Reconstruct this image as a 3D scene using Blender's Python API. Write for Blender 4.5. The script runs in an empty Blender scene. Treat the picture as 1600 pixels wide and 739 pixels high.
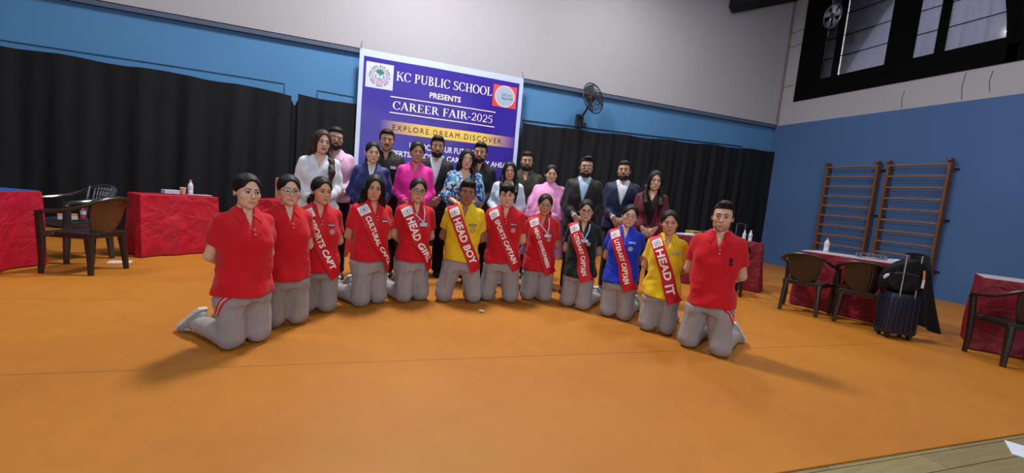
import bpy, bmesh, math, random
import numpy as np
from mathutils import Matrix, Vector

# ------------------------------------------------------------------ camera, world, lights, exposure
SC = bpy.context.scene
COL = SC.collection
CAM_H = 1.22
F_PX, PITCH, ROLL, YAW = 671.0, .1008, .0924, .3259
XR, YB, ZT = 9.98, 8.89, 3.59          # right wall, back wall, top of the blue paint


def make_camera():
    cy, sy = math.cos(YAW), math.sin(YAW)
    w = Vector((sy*math.cos(PITCH), cy*math.cos(PITCH), -math.sin(PITCH)))
    r0 = Vector((cy, -sy, 0)); u0 = r0.cross(w)
    r = r0*math.cos(ROLL)+u0*math.sin(ROLL); u = u0*math.cos(ROLL)-r0*math.sin(ROLL)
    cd = bpy.data.cameras.new('camera'); co = bpy.data.objects.new('camera', cd); COL.objects.link(co)
    cd.sensor_width = 36.0; cd.sensor_fit = 'HORIZONTAL'; cd.lens = F_PX/1600*36.0
    cd.clip_start = .05; cd.clip_end = 200
    m = Matrix((r, u, -w)).transposed().to_4x4(); m.translation = (0, 0, CAM_H)
    co.matrix_world = m
    SC.camera = co


make_camera()
world = bpy.data.worlds.new('world'); SC.world = world; world.use_nodes = True
bg = world.node_tree.nodes['Background']
bg.inputs[0].default_value = (.80, .86, 1.0, 1); bg.inputs[1].default_value = 0.14


def area_light(name, loc, size, power, color=(1, .96, .9), rot=(0, 0, 0), size_y=None, spread=180):
    ld = bpy.data.lights.new(name, 'AREA'); ld.energy = power; ld.color = color; ld.size = size
    if size_y: ld.shape = 'RECTANGLE'; ld.size_y = size_y
    ld.spread = math.radians(spread)
    o = bpy.data.objects.new(name, ld); COL.objects.link(o); o.location = loc; o.rotation_euler = rot
    return o


# hall lamps hanging under the roof; the brightest hangs near the back wall and throws the shadows forward
for (lx, ly, p, sz) in ((.6, 5.9, 430, .9), (-4.5, 5.0, 110, 1.2), (4.7, 6.6, 110, .8), (6.2, 3.2, 110, 1.2), (-2.0, .5, 18, 1.2), (2.8, 0.2, 30, 1.2)):
    area_light('hall_lamp', (lx, ly, 6.4), sz, p, (1, .97, .93), (0, 0, 0))
# added soft fill behind the photographer to light the faces, standing in for windows
area_light('front_fill', (0, -4.8, 3.4), 9.0, 330, (.86, .93, 1), (math.radians(96), 0, 0), 3.0)
# overcast daylight outside the high window of the right wall
area_light('window_daylight', (XR+1.6, 6.4, 5.7), 3.2, 190, (.95, .96, 1), (0, math.radians(90), 0), 5.0)

SC.view_settings.view_transform = 'Standard'; SC.view_settings.look = 'None'
SC.view_settings.gamma = 1.0; SC.view_settings.use_curve_mapping = False
SC.view_settings.exposure = 0.08

# ------------------------------------------------------------------ materials


def srgb(r, g, b):
    def f(c):
        c /= 255.0
        return c/12.92 if c <= .04045 else ((c+.055)/1.055)**2.4
    return (f(r), f(g), f(b), 1.0)


MATS = {}


def mat(name, col, rough=.6, metal=0.0, bump=0.0, bscale=60.0, var=0.0, vscale=8.0, spec=.5, sheen=0.0, col2=None,
        stretch=None, coat=0.0, alpha=None, bdist=.01, bdistort=0.0):
    """procedural principled material: noise colour variation + noise bump"""
    if name in MATS: return MATS[name]
    m = bpy.data.materials.new(name); m.use_nodes = True; nt = m.node_tree; N = nt.nodes; L = nt.links
    b = N['Principled BSDF']
    b.inputs['Base Color'].default_value = col; b.inputs['Roughness'].default_value = rough
    b.inputs['Metallic'].default_value = metal; b.inputs['Specular IOR Level'].default_value = spec
    b.inputs['Sheen Weight'].default_value = sheen; b.inputs['Coat Weight'].default_value = coat
    if var > 0 or bump > 0 or col2:
        tc = N.new('ShaderNodeTexCoord'); mp = N.new('ShaderNodeMapping')
        if stretch: mp.inputs['Scale'].default_value = stretch
        L.new(tc.outputs['Object'], mp.inputs['Vector'])
    if var > 0 or col2:
        n = N.new('ShaderNodeTexNoise'); n.inputs['Scale'].default_value = vscale; n.inputs['Detail'].default_value = 5
        L.new(mp.outputs[0], n.inputs['Vector'])
        cr = N.new('ShaderNodeValToRGB'); cr.color_ramp.elements[0].position = .32; cr.color_ramp.elements[1].position = .7
        c2 = col2 if col2 else tuple(c*(1-var) for c in col[:3])+(1,)
        cr.color_ramp.elements[0].color = c2; cr.color_ramp.elements[1].color = col
        L.new(n.outputs['Fac'], cr.inputs['Fac']); L.new(cr.outputs['Color'], b.inputs['Base Color'])
    if bump > 0:
        n2 = N.new('ShaderNodeTexNoise'); n2.inputs['Scale'].default_value = bscale; n2.inputs['Detail'].default_value = 2.2 if bdist > .02 else 4
        L.new(mp.outputs[0], n2.inputs['Vector'])
        bp = N.new('ShaderNodeBump'); bp.inputs['Strength'].default_value = bump; bp.inputs['Distance'].default_value = bdist; n2.inputs['Distortion'].default_value = bdistort
        L.new(n2.outputs['Fac'], bp.inputs['Height']); L.new(bp.outputs['Normal'], b.inputs['Normal'])
    if alpha is not None:
        b.inputs['Alpha'].default_value = alpha
    MATS[name] = m
    return m


def fabric(name, r, g, b, rough=.85, var=.12, bump=.10):
    return mat(name, srgb(r, g, b), rough, bump=.36, bscale=6.0, var=var, vscale=6, sheen=.1, spec=.25, bdist=.035, bdistort=1.0, stretch=(1.3, 1.3, .8))


def skin_mat():
    m = bpy.data.materials.new('skin'); m.use_nodes = True; nt = m.node_tree; N = nt.nodes; L = nt.links
    b = N['Principled BSDF']; b.inputs['Roughness'].default_value = .48
    b.inputs['Subsurface Weight'].default_value = .0
    a = N.new('ShaderNodeAttribute'); a.attribute_name = 'skin_tone'
    n = N.new('ShaderNodeTexNoise'); n.inputs['Scale'].default_value = 30
    tc = N.new('ShaderNodeTexCoord'); L.new(tc.outputs['Object'], n.inputs['Vector'])
    mx = N.new('ShaderNodeMix'); mx.data_type = 'RGBA'; mx.blend_type = 'MULTIPLY'; mx.inputs[0].default_value = .12
    L.new(a.outputs['Color'], mx.inputs[6]); L.new(n.outputs['Color'], mx.inputs[7]); L.new(mx.outputs[2], b.inputs['Base Color'])
    MATS['skin'] = m
    return m


skin_mat()

# ------------------------------------------------------------------ object helpers


def link(o, parent=None):
    COL.objects.link(o)
    if parent is not None: o.parent = parent
    return o


def tag(o, label=None, cat=None, group=None, kind=None):
    if label: o['label'] = label
    if cat: o['category'] = cat
    if group: o['group'] = group
    if kind: o['kind'] = kind
    return o


def empty(name, loc=(0, 0, 0), rz=0.0):
    o = bpy.data.objects.new(name, None); o.empty_display_size = .1
    COL.objects.link(o); o.location = loc; o.rotation_euler = (0, 0, rz)
    return o


def np_mesh(name, V, Fq, smooth=True):
    """fast mesh from arrays; Fq is an (n,3) or (n,4) int array"""
    me = bpy.data.meshes.new(name)
    V = np.asarray(V, np.float32); Fq = np.asarray(Fq, np.int32)
    n, k = Fq.shape
    me.vertices.add(len(V)); me.vertices.foreach_set('co', V.ravel())
    me.loops.add(n*k); me.loops.foreach_set('vertex_index', Fq.ravel())
    me.polygons.add(n); me.polygons.foreach_set('loop_start', np.arange(n, dtype=np.int32)*k)
    me.polygons.foreach_set('use_smooth', np.full(n, smooth))
    me.update(calc_edges=True); me.validate()
    return me


def add(name, me, material, parent=None, matrix=None):
    o = bpy.data.objects.new(name, me)
    if material is not None and len(me.materials) == 0:
        me.materials.append(material)
    link(o, parent)
    if matrix is not None: o.matrix_local = matrix
    return o


class MB:
    """collects boxes, tubes, lathes and free polygons into one mesh"""

    def __init__(s): s.v = []; s.f = []

    def poly(s, pts, faces):
        o = len(s.v); s.v += [tuple(p) for p in pts]; s.f += [tuple(i+o for i in f) for f in faces]; return s

    def box(s, c, d, rz=0.0, bev=0.0, M=None):
        x, y, z = d[0]/2, d[1]/2, d[2]/2
        if bev > 0:
            b = min(bev, x*.99, y*.99, z*.99); bm = bmesh.new(); bmesh.ops.create_cube(bm, size=1)
            for v in bm.verts: v.co = Vector((v.co.x*2*x, v.co.y*2*y, v.co.z*2*z))
            bmesh.ops.bevel(bm, geom=list(bm.edges), offset=b, segments=2, affect='EDGES', profile=.6)
            bm.verts.ensure_lookup_table()
            P = [v.co.copy() for v in bm.verts]; Fs = [tuple(v.index for v in f.verts) for f in bm.faces]; bm.free()
        else:
            P = [Vector((sx*x, sy*y, sz*z)) for sz in (-1, 1) for sx, sy in ((-1, -1), (1, -1), (1, 1), (-1, 1))]
            Fs = [(3, 2, 1, 0), (4, 5, 6, 7), (0, 1, 5, 4), (1, 2, 6, 5), (2, 3, 7, 6), (3, 0, 4, 7)]
        R = Matrix.Rotation(rz, 3, 'Z')
        P = [R @ p+Vector(c) for p in P]
        if M is not None: P = [M @ p for p in P]
        return s.poly(P, Fs)

    def tube(s, pts, r, n=8, closed=False, cap=True, flat=None, upv=None):
        """sweep along pts; r number or list; flat=(a,b) ellipse multipliers"""
        pts = [Vector(p) for p in pts]; m = len(pts)
        rr = r if isinstance(r, (list, tuple)) else [r]*m
        prev = Vector(upv) if upv is not None else None
        rings = []
        for i, p in enumerate(pts):
            a = pts[(i-1) % m] if (i > 0 or closed) else p
            b = pts[(i+1) % m] if (i < m-1 or closed) else p
            t = (b-a).normalized()
            if prev is None:
                prev = Vector((0, 0, 1)) if abs(t.z) < .9 else Vector((1, 0, 0))
            nx = (prev-t*prev.dot(t))
            if nx.length < 1e-5: nx = t.orthogonal()
            nx.normalize(); ny = t.cross(nx)
            if upv is None: prev = nx
            fa, fb = flat if flat else (1, 1)
            rings.append([p+nx*math.cos(2*math.pi*k/n)*rr[i]*fa+ny*math.sin(2*math.pi*k/n)*rr[i]*fb for k in range(n)])
        o = len(s.v); s.v += [tuple(q) for R in rings for q in R]
        for i in range(m if closed else m-1):
            j = (i+1) % m
            for k in range(n):
                s.f.append((o+i*n+k, o+i*n+(k+1) % n, o+j*n+(k+1) % n, o+j*n+k))
        if cap and not closed:
            s.f.append(tuple(o+k for k in reversed(range(n)))); s.f.append(tuple(o+(m-1)*n+k for k in range(n)))
        return s

    def lathe(s, prof, c=(0, 0, 0), n=20, axis='Z'):
        o = len(s.v); m = len(prof)
        for (r, z) in prof:
            for k in range(n):
                a = 2*math.pi*k/n; p = (r*math.cos(a), r*math.sin(a), z)
                if axis == 'Y': p = (p[0], p[2], p[1])
                if axis == 'X': p = (p[2], p[0], p[1])
                s.v.append((p[0]+c[0], p[1]+c[1], p[2]+c[2]))
        for i in range(m-1):
            for k in range(n):
                s.f.append((o+i*n+k, o+i*n+(k+1) % n, o+(i+1)*n+(k+1) % n, o+(i+1)*n+k))
        s.f.append(tuple(o+k for k in reversed(range(n)))); s.f.append(tuple(o+(m-1)*n+k for k in range(n)))
        return s

    def grid(s, G, closed_u=False):
        """G: (nu, nv, 3) array of points"""
        G = np.asarray(G); nu, nv = G.shape[:2]; o = len(s.v)
        s.v += [tuple(p) for p in G.reshape(-1, 3)]
        for i in range(nu if closed_u else nu-1):
            j = (i+1) % nu
            for k in range(nv-1):
                s.f.append((o+i*nv+k, o+i*nv+k+1, o+j*nv+k+1, o+j*nv+k))
        return s

    def slab(s, G, T):
        """thick sheet: G front points (nu,nv,3), T thickness vector or (nu,nv,3) offsets to the back face"""
        G = np.asarray(G, float); B = G+np.asarray(T, float); nu, nv = G.shape[:2]; o = len(s.v); q = nu*nv
        s.v += [tuple(p) for p in G.reshape(-1, 3)]+[tuple(p) for p in B.reshape(-1, 3)]
        for i in range(nu-1):
            for k in range(nv-1):
                a, b, c, d = i*nv+k, i*nv+k+1, (i+1)*nv+k+1, (i+1)*nv+k
                s.f.append((o+a, o+b, o+c, o+d)); s.f.append((o+q+d, o+q+c, o+q+b, o+q+a))
        edge = [i*nv for i in range(nu)]+[(nu-1)*nv+k for k in range(1, nv)]+[i*nv+nv-1 for i in range(nu-2, -1, -1)]+[k for k in range(nv-2, 0, -1)]
        for i in range(len(edge)):
            a, b = edge[i], edge[(i+1) % len(edge)]
            s.f.append((o+a, o+b, o+q+b, o+q+a))
        return s

    def build(s, name, material, parent=None, smooth=False, matrix=None, fix=True):
        me = bpy.data.meshes.new(name); me.from_pydata(s.v, [], s.f)
        if fix:
            bm = bmesh.new(); bm.from_mesh(me); bmesh.ops.recalc_face_normals(bm, faces=list(bm.faces)); bm.to_mesh(me); bm.free()
        me.polygons.foreach_set('use_smooth', [smooth]*len(me.polygons))
        if smooth: 
            try: me.set_sharp_from_angle(angle=math.radians(40))
            except Exception: pass
        me.update()
        return add(name, me, material, parent, matrix)


def copy_tree(o, parent=None):
    c = o.copy(); COL.objects.link(c); c.parent = parent
    for ch in list(o.children): copy_tree(ch, c)
    return c


def font_mesh(text, bold=.0, spacing=1.0):
    """text outline as flat triangles in the xy plane, width-normalised box returned"""
    cu = bpy.data.curves.new('lettering', 'FONT'); cu.body = text; cu.size = 1.0; cu.offset = bold
    cu.space_character = spacing; cu.resolution_u = 3; cu.fill_mode = 'FRONT'
    ob = bpy.data.objects.new('lettering', cu); COL.objects.link(ob)
    dg = bpy.context.evaluated_depsgraph_get(); me = ob.evaluated_get(dg).to_mesh()
    bm = bmesh.new(); bm.from_mesh(me); bmesh.ops.triangulate(bm, faces=list(bm.faces))
    V = [v.co.copy() for v in bm.verts]; bm.verts.index_update(); F = [tuple(v.index for v in f.verts) for f in bm.faces]
    bm.free(); ob.evaluated_get(dg).to_mesh_clear()
    bpy.data.objects.remove(ob); bpy.data.curves.remove(cu)
    V = np.array([(v.x, v.y) for v in V]); F = np.array(F)
    return V, F


def refine(V, F, maxlen):
    """split long triangle edges so lettering can follow a curved surface"""
    V = [tuple(v) for v in V]; F = [tuple(f) for f in F]
    for _ in range(5):
        mid = {}; out = []; ch = False
        def m(a, b):
            k = (min(a, b), max(a, b))
            if k not in mid:
                mid[k] = len(V); V.append(((V[a][0]+V[b][0])/2, (V[a][1]+V[b][1])/2))
            return mid[k]
        def long(a, b): return math.hypot(V[a][0]-V[b][0], V[a][1]-V[b][1]) > maxlen
        for (a, b, c) in F:
            e = [long(a, b), long(b, c), long(c, a)]
            if sum(e) == 0: out.append((a, b, c)); continue
            ch = True
            if all(e):
                x, y, z = m(a, b), m(b, c), m(c, a); out += [(a, x, z), (x, b, y), (z, y, c), (x, y, z)]; continue
            while not e[0] : a, b, c = b, c, a; e = e[1:]+e[:1]
            if sum(e) == 2 and e[2]:  # edges ab and ca
                a, b, c = c, a, b; e = [True, True, False]
            if sum(e) == 2:
                x, y = m(a, b), m(b, c); out += [(a, x, c), (x, y, c), (x, b, y)]
            else:
                x = m(a, b); out += [(a, x, c), (x, b, c)]
        F = out
        if not ch: break
    return np.array(V), np.array(F)


# ------------------------------------------------------------------ signed distance modelling
A3 = lambda *a: np.array(a, float)


def smin(a, b, k):
    h = np.clip(.5+.5*(b-a)/k, 0, 1)
    return b+(a-b)*h-k*h*(1-h)


def smax(a, b, k): return -smin(-a, -b, k)


def sd_cone(P, a, b, ra, rb):
    a = np.asarray(a, float); b = np.asarray(b, float); ab = b-a
    t = np.clip(((P-a)@ab)/(ab@ab), 0, 1)
    return np.linalg.norm(P-(a+t[:, None]*ab), axis=1)-(ra+t*(rb-ra))


def sd_ell(P, c, r):
    r = np.asarray(r, float); q = (P-np.asarray(c, float))/r
    k0 = np.linalg.norm(q, axis=1); k1 = np.linalg.norm(q/r, axis=1)+1e-9
    return k0*(k0-1)/k1


def make_profile(tab):
    """tab rows: z, half width, half depth, centre y -> smooth dense lookup"""
    t = np.array(tab, float); z = np.linspace(t[0, 0], t[-1, 0], 160)
    cols = [np.interp(z, t[:, 0], t[:, i]) for i in (1, 2, 3)]
    k = np.exp(-.5*(np.arange(-9, 10)/4.0)**2); k /= k.sum()
    cols = [np.convolve(np.pad(c, 9, 'edge'), k, 'valid') for c in cols]
    return z, cols


def sd_profile(P, pr, dz=0.0, sc=1.0, n=2.35, z0=None, z1=None):
    z, (A, B, C) = pr; zz = P[:, 2]-dz
    a = np.interp(zz, z, A)*sc; b = np.interp(zz, z, B)*sc; c = np.interp(zz, z, C)
    q = (np.abs(P[:, 0]/a)**n+np.abs((P[:, 1]-c)/b)**n)**(1/n)
    d = (q-1)*np.minimum(a, b)*.95
    lo = z[0] if z0 is None else z0; hi = z[-1] if z1 is None else z1
    return smax(smax(d, zz-hi, .012), lo-zz, .006)


def isosurface(f, lo, hi, h, relax=True):
    """surface nets on a sparse grid -> (V, quads)"""
    lo = np.array(lo, float); hi = np.array(hi, float)
    nb = np.maximum(np.ceil((hi-lo)/(4*h)).astype(int), 1)
    ax = [lo[i]+(np.arange(nb[i])*4+1.5)*h for i in range(3)]
    G = np.stack(np.meshgrid(*ax, indexing='ij'), -1).reshape(-1, 3)
    c = f(G).reshape(nb)
    D = np.repeat(np.repeat(np.repeat(c, 4, 0), 4, 1), 4, 2)
    act = np.abs(c) < 7.5*h
    actf = np.repeat(np.repeat(np.repeat(act, 4, 0), 4, 1), 4, 2)
    idx = np.argwhere(actf)
    D[actf] = f(lo+idx*h)
    S = D < 0
    # active cells
    nx, ny, nz = D.shape
    cnt = np.zeros((nx-1, ny-1, nz-1), np.int8)
    corners = [(i, j, k) for i in (0, 1) for j in (0, 1) for k in (0, 1)]
    for (i, j, k) in corners: cnt += S[i:nx-1+i, j:ny-1+j, k:nz-1+k]
    cell = (cnt > 0) & (cnt < 8)
    ci = np.argwhere(cell)
    if len(ci) == 0: return np.zeros((0, 3)), np.zeros((0, 4), int)
    vid = np.full(cell.shape, -1, np.int32); vid[cell] = np.arange(len(ci))
    dv = {cc: D[ci[:, 0]+cc[0], ci[:, 1]+cc[1], ci[:, 2]+cc[2]] for cc in corners}
    acc = np.zeros((len(ci), 3)); num = np.zeros(len(ci))
    for a in corners:
        for axis in range(3):
            if a[axis] == 1: continue
            b = list(a); b[axis] = 1; b = tuple(b)
            da, db = dv[a], dv[b]; m = (da < 0) != (db < 0)
            t = np.where(m, da/np.where(m, da-db, 1), 0)
            p = np.tile(np.array(a, float), (len(ci), 1)); p[:, axis] += t
            acc += p*m[:, None]; num += m
    V = lo+(ci+acc/num[:, None])*h
    Q = []
    for axis in range(3):
        s0 = [slice(None)]*3; s1 = [slice(None)]*3
        s0[axis] = slice(0, -1); s1[axis] = slice(1, None)
        x = S[tuple(s0)] != S[tuple(s1)]
        e = np.argwhere(x); u, w = [(1, 2), (2, 0), (0, 1)][axis]
        ok = (e[:, u] > 0) & (e[:, w] > 0) & (e[:, u] < D.shape[u]-1) & (e[:, w] < D.shape[w]-1)
        e = e[ok]
        if len(e) == 0: continue
        def nb_(du, dw):
            q = e.copy(); q[:, u] -= du; q[:, w] -= dw
            return vid[q[:, 0], q[:, 1], q[:, 2]]
        q = np.stack([nb_(1, 1), nb_(0, 1), nb_(0, 0), nb_(1, 0)], 1)
        flip = ~S[e[:, 0], e[:, 1], e[:, 2]]
        q[flip] = q[flip][:, ::-1]
        Q.append(q)
    Q = np.concatenate(Q); Q = Q[(Q >= 0).all(1)]
    if relax:
        d = f(V); g = np.zeros_like(V); eps = h*.5
        for i in range(3):
            o = np.zeros(3); o[i] = eps
            g[:, i] = (f(V+o)-f(V-o))/(2*eps)
        gn = (g*g).sum(1)+1e-6
        st = np.clip(d/gn, -h*.6, h*.6)
        V = V-g*np.where(gn > .15, st, 0)[:, None]
    return V, Q


WOBS = {}


def wob(P, seed, amp, fx=18., fy=18., fz=9.):
    if seed not in WOBS:
        r = np.random.RandomState(seed); WOBS[seed] = (r.rand(9)*6.28, r.rand(3)*.5+.75)
    ph, s = WOBS[seed]
    x, y, z = P[:, 0]*fx*s[0], P[:, 1]*fy*s[1], P[:, 2]*fz*s[2]
    return amp*(np.sin(x+1.3*z+ph[0])*np.sin(y-.7*z+ph[1])+.6*np.sin(2.1*x-1.7*z+ph[2]+.8*np.sin(1.1*z+ph[3]))*np.cos(1.9*y+ph[4]))


# ------------------------------------------------------------------ head, hand and shoe, shared by all figures
# head space: origin between the eyes' height and the skull centre, face towards -y, z up, chin at z=-.108, crown at .112
def sd_head(P, male, skull=False):
    X = np.abs(P[:, 0]); Q = np.stack([X, P[:, 1], P[:, 2]], 1)
    d = sd_ell(P, (0, .012, .032), (.0750, .096, .081))
    d = smin(d, sd_ell(P, (0, -.020, -.018), (.0675, .066, .084)), .022)
    jw = .057 if male else .051
    d = smin(d, sd_ell(P, (0, -.028, -.070), (jw, .050, .036)), .024)
    d = smin(d, sd_ell(P, (0, -.066, -.092), (.021 if male else .017, .017, .016)), .018)
    d = smin(d, sd_ell(Q, (.042, -.056, -.024), (.024, .018, .020)), .016)
    d = smin(d, sd_cone(Q, (.008, -.081, .020), (.040, -.070, .021), .0085 if male else .007, .008), .012)
    d = smax(d, -sd_ell(Q, (.0315, -.095, .000), (.021, .0145, .0095)), .010)
    ns = 1.0 if male else .86
    d = smin(d, sd_cone(P, (0, -.082, .010), (0, -.1025, -.030), .0060*ns, .0098*ns), .008)
    d = smin(d, sd_ell(Q, (.0105*ns, -.090, -.034), (.0080*ns, .010, .0070*ns)), .005)
    L = np.stack([P[:, 0], P[:, 1]-6*P[:, 0]**2, P[:, 2]-5.5*P[:, 0]**2], 1)
    d = smin(d, sd_ell(L, (0, -.0835, -.0585), (.025, .0090, .0050)), .004)
    d = smin(d, sd_ell(L, (0, -.0820, -.0685), (.021, .0095, .0058)), .004)
    if skull: return smin(d, sd_cone(P, (0, .028, -.06), (0, .040, -.155), .05, .054), .02)
    ear = sd_ell(Q, (.0765, .014, -.006), (.0080, .017, .028))
    ear = smax(ear, -sd_ell(Q, (.0860, .008, -.004), (.007, .010, .017)), .004)
    d = smin(d, ear, .006)
    nr = .054 if male else .046
    d = smin(d, sd_cone(P, (0, .028, -.06), (0, .040, -.155), nr, nr+.004), .02)
    return d


HEADS = {}


def head_data(male):
    if male not in HEADS:
        HEADS[male] = isosurface(lambda P: sd_head(P, male), (-.1, -.125, -.165), (.1, .125, .125), .0048)
    return HEADS[male]


def head_front(x, z, male, off=0.0):
    """y of the face surface at x,z"""
    x = np.atleast_1d(np.asarray(x, float)); z = np.atleast_1d(np.asarray(z, float))
    y = np.full(len(x), -.14)
    for _ in range(60):
        d = sd_head(np.stack([x, y, z], 1), male)-off
        y = y+np.clip(d, 0, .02)*.7
    return y


FACE = {}


def face_parts(male):
    """shared meshes lying on the face: eyes (white, iris), lashes, eyebrows"""
    if male in FACE: return FACE[male]
    out = {}
    for sgn in (-1, 1):
        # eyeball patch: almond
        n = 16; rows = []
        cx, cz = .0315*sgn, -.001
        for i in range(n+1):
            t = -1+2*i/n; up = .0060*(1-abs(t)**2.2)+.0003; dn = .0040*(1-abs(t)**2.0)+.0003
            zs = np.linspace(-dn, up, 5); xs = np.full(5, t*.0158)
            rows.append(np.stack([xs+cx, zs+cz+.0015*t*sgn*1.0], 1))
        R = np.array(rows)
        yy = -.0795-.006*np.sqrt(np.clip(1-((R[..., 0]-cx)/.02)**2, 0, 1))-.0035
        G = np.stack([R[..., 0], yy, R[..., 1]], -1)
        mb = MB().slab(G, (0, .012, 0)); me = bpy.data.meshes.new('eye'); me.from_pydata(mb.v, [], mb.f)
        me.polygons.foreach_set('use_smooth', [True]*len(me.polygons)); me.update()
        out['eye', sgn] = me
        mi = MB(); c = (cx, -.0905, cz+.0012)
        mi.lathe([(.0066, .004), (.0064, -.001), (.0042, -.002), (.0001, -.0025)], c, 14, 'Y')
        me = bpy.data.meshes.new('iris'); me.from_pydata(mi.v, [], mi.f); me.update(); out['iris', sgn] = me
        la = MB(); pts = []
        for i in range(11):
            t = -1+.2*i; pts.append((cx+t*.0172, -.0885+.006*t*t+(.002 if t*sgn > 0 else 0), cz+.0061*(1-abs(t)**2.2)+.0012+.0015*t*sgn))
        la.tube(pts, [.0008]+[.0021]*9+[.0010], 6); me = bpy.data.meshes.new('eyelash'); me.from_pydata(la.v, [], la.f); me.update(); out['lash', sgn] = me
        th = .0042 if male else .0030
        ts = np.linspace(0, 1, 12); bx = (.010+.040*ts); bz = .0188+.0050*np.sin(np.minimum(ts*1.7, 1.45))-.010*np.clip(ts-.6, 0, 1)
        w = th*np.clip(1.25-ts, .25, 1)*np.clip(ts*8+.5, 0, 1)
        up = np.stack([bx*sgn, head_front(bx, bz+w, male, .0012), bz+w], 1)
        mi_ = np.stack([bx*sgn, head_front(bx, bz, male, .0030), bz], 1)
        dn = np.stack([bx*sgn, head_front(bx, bz-w, male, .0012), bz-w], 1)
        mb = MB().slab(np.stack([dn, mi_, up], 1), (0, .004, 0)); me = bpy.data.meshes.new('eyebrow'); me.from_pydata(mb.v, [], mb.f)
        me.polygons.foreach_set('use_smooth', [True]*len(me.polygons)); me.update(); out['brow', sgn] = me
    FACE[male] = out
    return out


HANDS = {}


def hand_data():
    """left hand, wrist at origin, fingers along -z, palm facing +x (towards the body midline), thumb forward (-y)"""
    if 'h' in HANDS: return HANDS['h']
    ang = [.10, .02, -.05, -.13]; L1 = [.040, .045, .042, .033]; L2 = [.038, .043, .040, .030]
    segs = []
    for i in range(4):
        y0 = -.028+.019*i
        k = A3(.004, y0, -.088+.006*abs(i-1))
        d1 = A3(.30, -ang[i]*1.3, -.95); d1 /= np.linalg.norm(d1); m = k+d1*L1[i]
        d2 = A3(.80, -ang[i], -.60); d2 /= np.linalg.norm(d2); e = m+d2*L2[i]
        segs += [(A3(0, y0*.55, -.005), k, .014, .0125), (k, m, .0098, .0088), (m, e, .0088, .0070)]
    th = [(A3(.004, -.018, -.025), A3(.016, -.048, -.058), .014, .0115), (A3(.016, -.048, -.058), A3(.030, -.056, -.092), .0105, .0082)]
    def f(P):
        d = None
        for i, (a, b, ra, rb) in enumerate(segs):
            e = sd_cone(P, a, b, ra, rb)
            d = e if d is None else smin(d, e, .007 if i % 3 == 0 else .0025)
        for (a, b, ra, rb) in th: d = smin(d, sd_cone(P, a, b, ra, rb), .005)
        return smin(d, sd_cone(P, (0, 0, .03), (0, 0, -.02), .026, .024), .012)
    HANDS['h'] = isosurface(f, (-.05, -.09, -.21), (.11, .08, .045), .0060)
    return HANDS['h']


SHOES = {}


def shoe_meshes(kind):
    """shoe, toe along -y, ankle above origin, sole on z=0"""
    if kind in SHOES: return SHOES[kind]
    def up(P):
        d = sd_ell(P, (0, .035, .045), (.036, .045, .045))
        d = smin(d, sd_ell(P, (0, -.055, .035), (.043, .095, .034)), .03)
        d = smin(d, sd_cone(P, (0, -.02, .05), (0, .025, .085), .034, .037), .03)
        d = smin(d, sd_ell(P, (0, -.125, .030), (.040, .045, .026)), .02)
        return smax(smax(d, .012-P[:, 2], .004), P[:, 2]-.092, .004)
    def so(P):
        q = P.copy(); w = np.interp(P[:, 1], [-.18, -.12, -.02, .05, .085], [.030, .046, .038, .039, .030])
        d = np.maximum(np.abs(P[:, 0])-w, np.maximum(-.172-P[:, 1], P[:, 1]-.085))
        return smax(smax(d, -P[:, 2], .004), P[:, 2]-.024, .004)
    a = np_mesh('shoe', *isosurface(up, (-.06, -.19, -.01), (.06, .1, .11), .0075))
    b = np_mesh('sole', *isosurface(so, (-.06, -.19, -.012), (.06, .1, .04), .0065))
    lb = MB()
    for i in range(5):
        y = -.10+.022*i; z = .066+.0065*i
        lb.tube([(-.028, y, z-.012), (-.012, y, z+.003), (.012, y-.004, z+.003), (.028, y, z-.012)], .0035, 6)
    me = bpy.data.meshes.new('laces'); me.from_pydata(lb.v, [], lb.f); me.update()
    cols = dict(sneaker=((150, 152, 156), (205, 205, 205), (215, 215, 218)), black=((22, 22, 24), (14, 14, 15), (18, 18, 18)))[kind]
    a.materials.append(mat('shoe_'+kind, srgb(*cols[0]), .6, bump=.2, bscale=60, var=.25, vscale=25))
    b.materials.append(mat('sole_'+kind, srgb(*cols[1]), .6, var=.1)); me.materials.append(mat('laces_'+kind, srgb(*cols[2]), .8, var=.1))
    SHOES[kind] = (a, b, me)
    return SHOES[kind]


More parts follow.
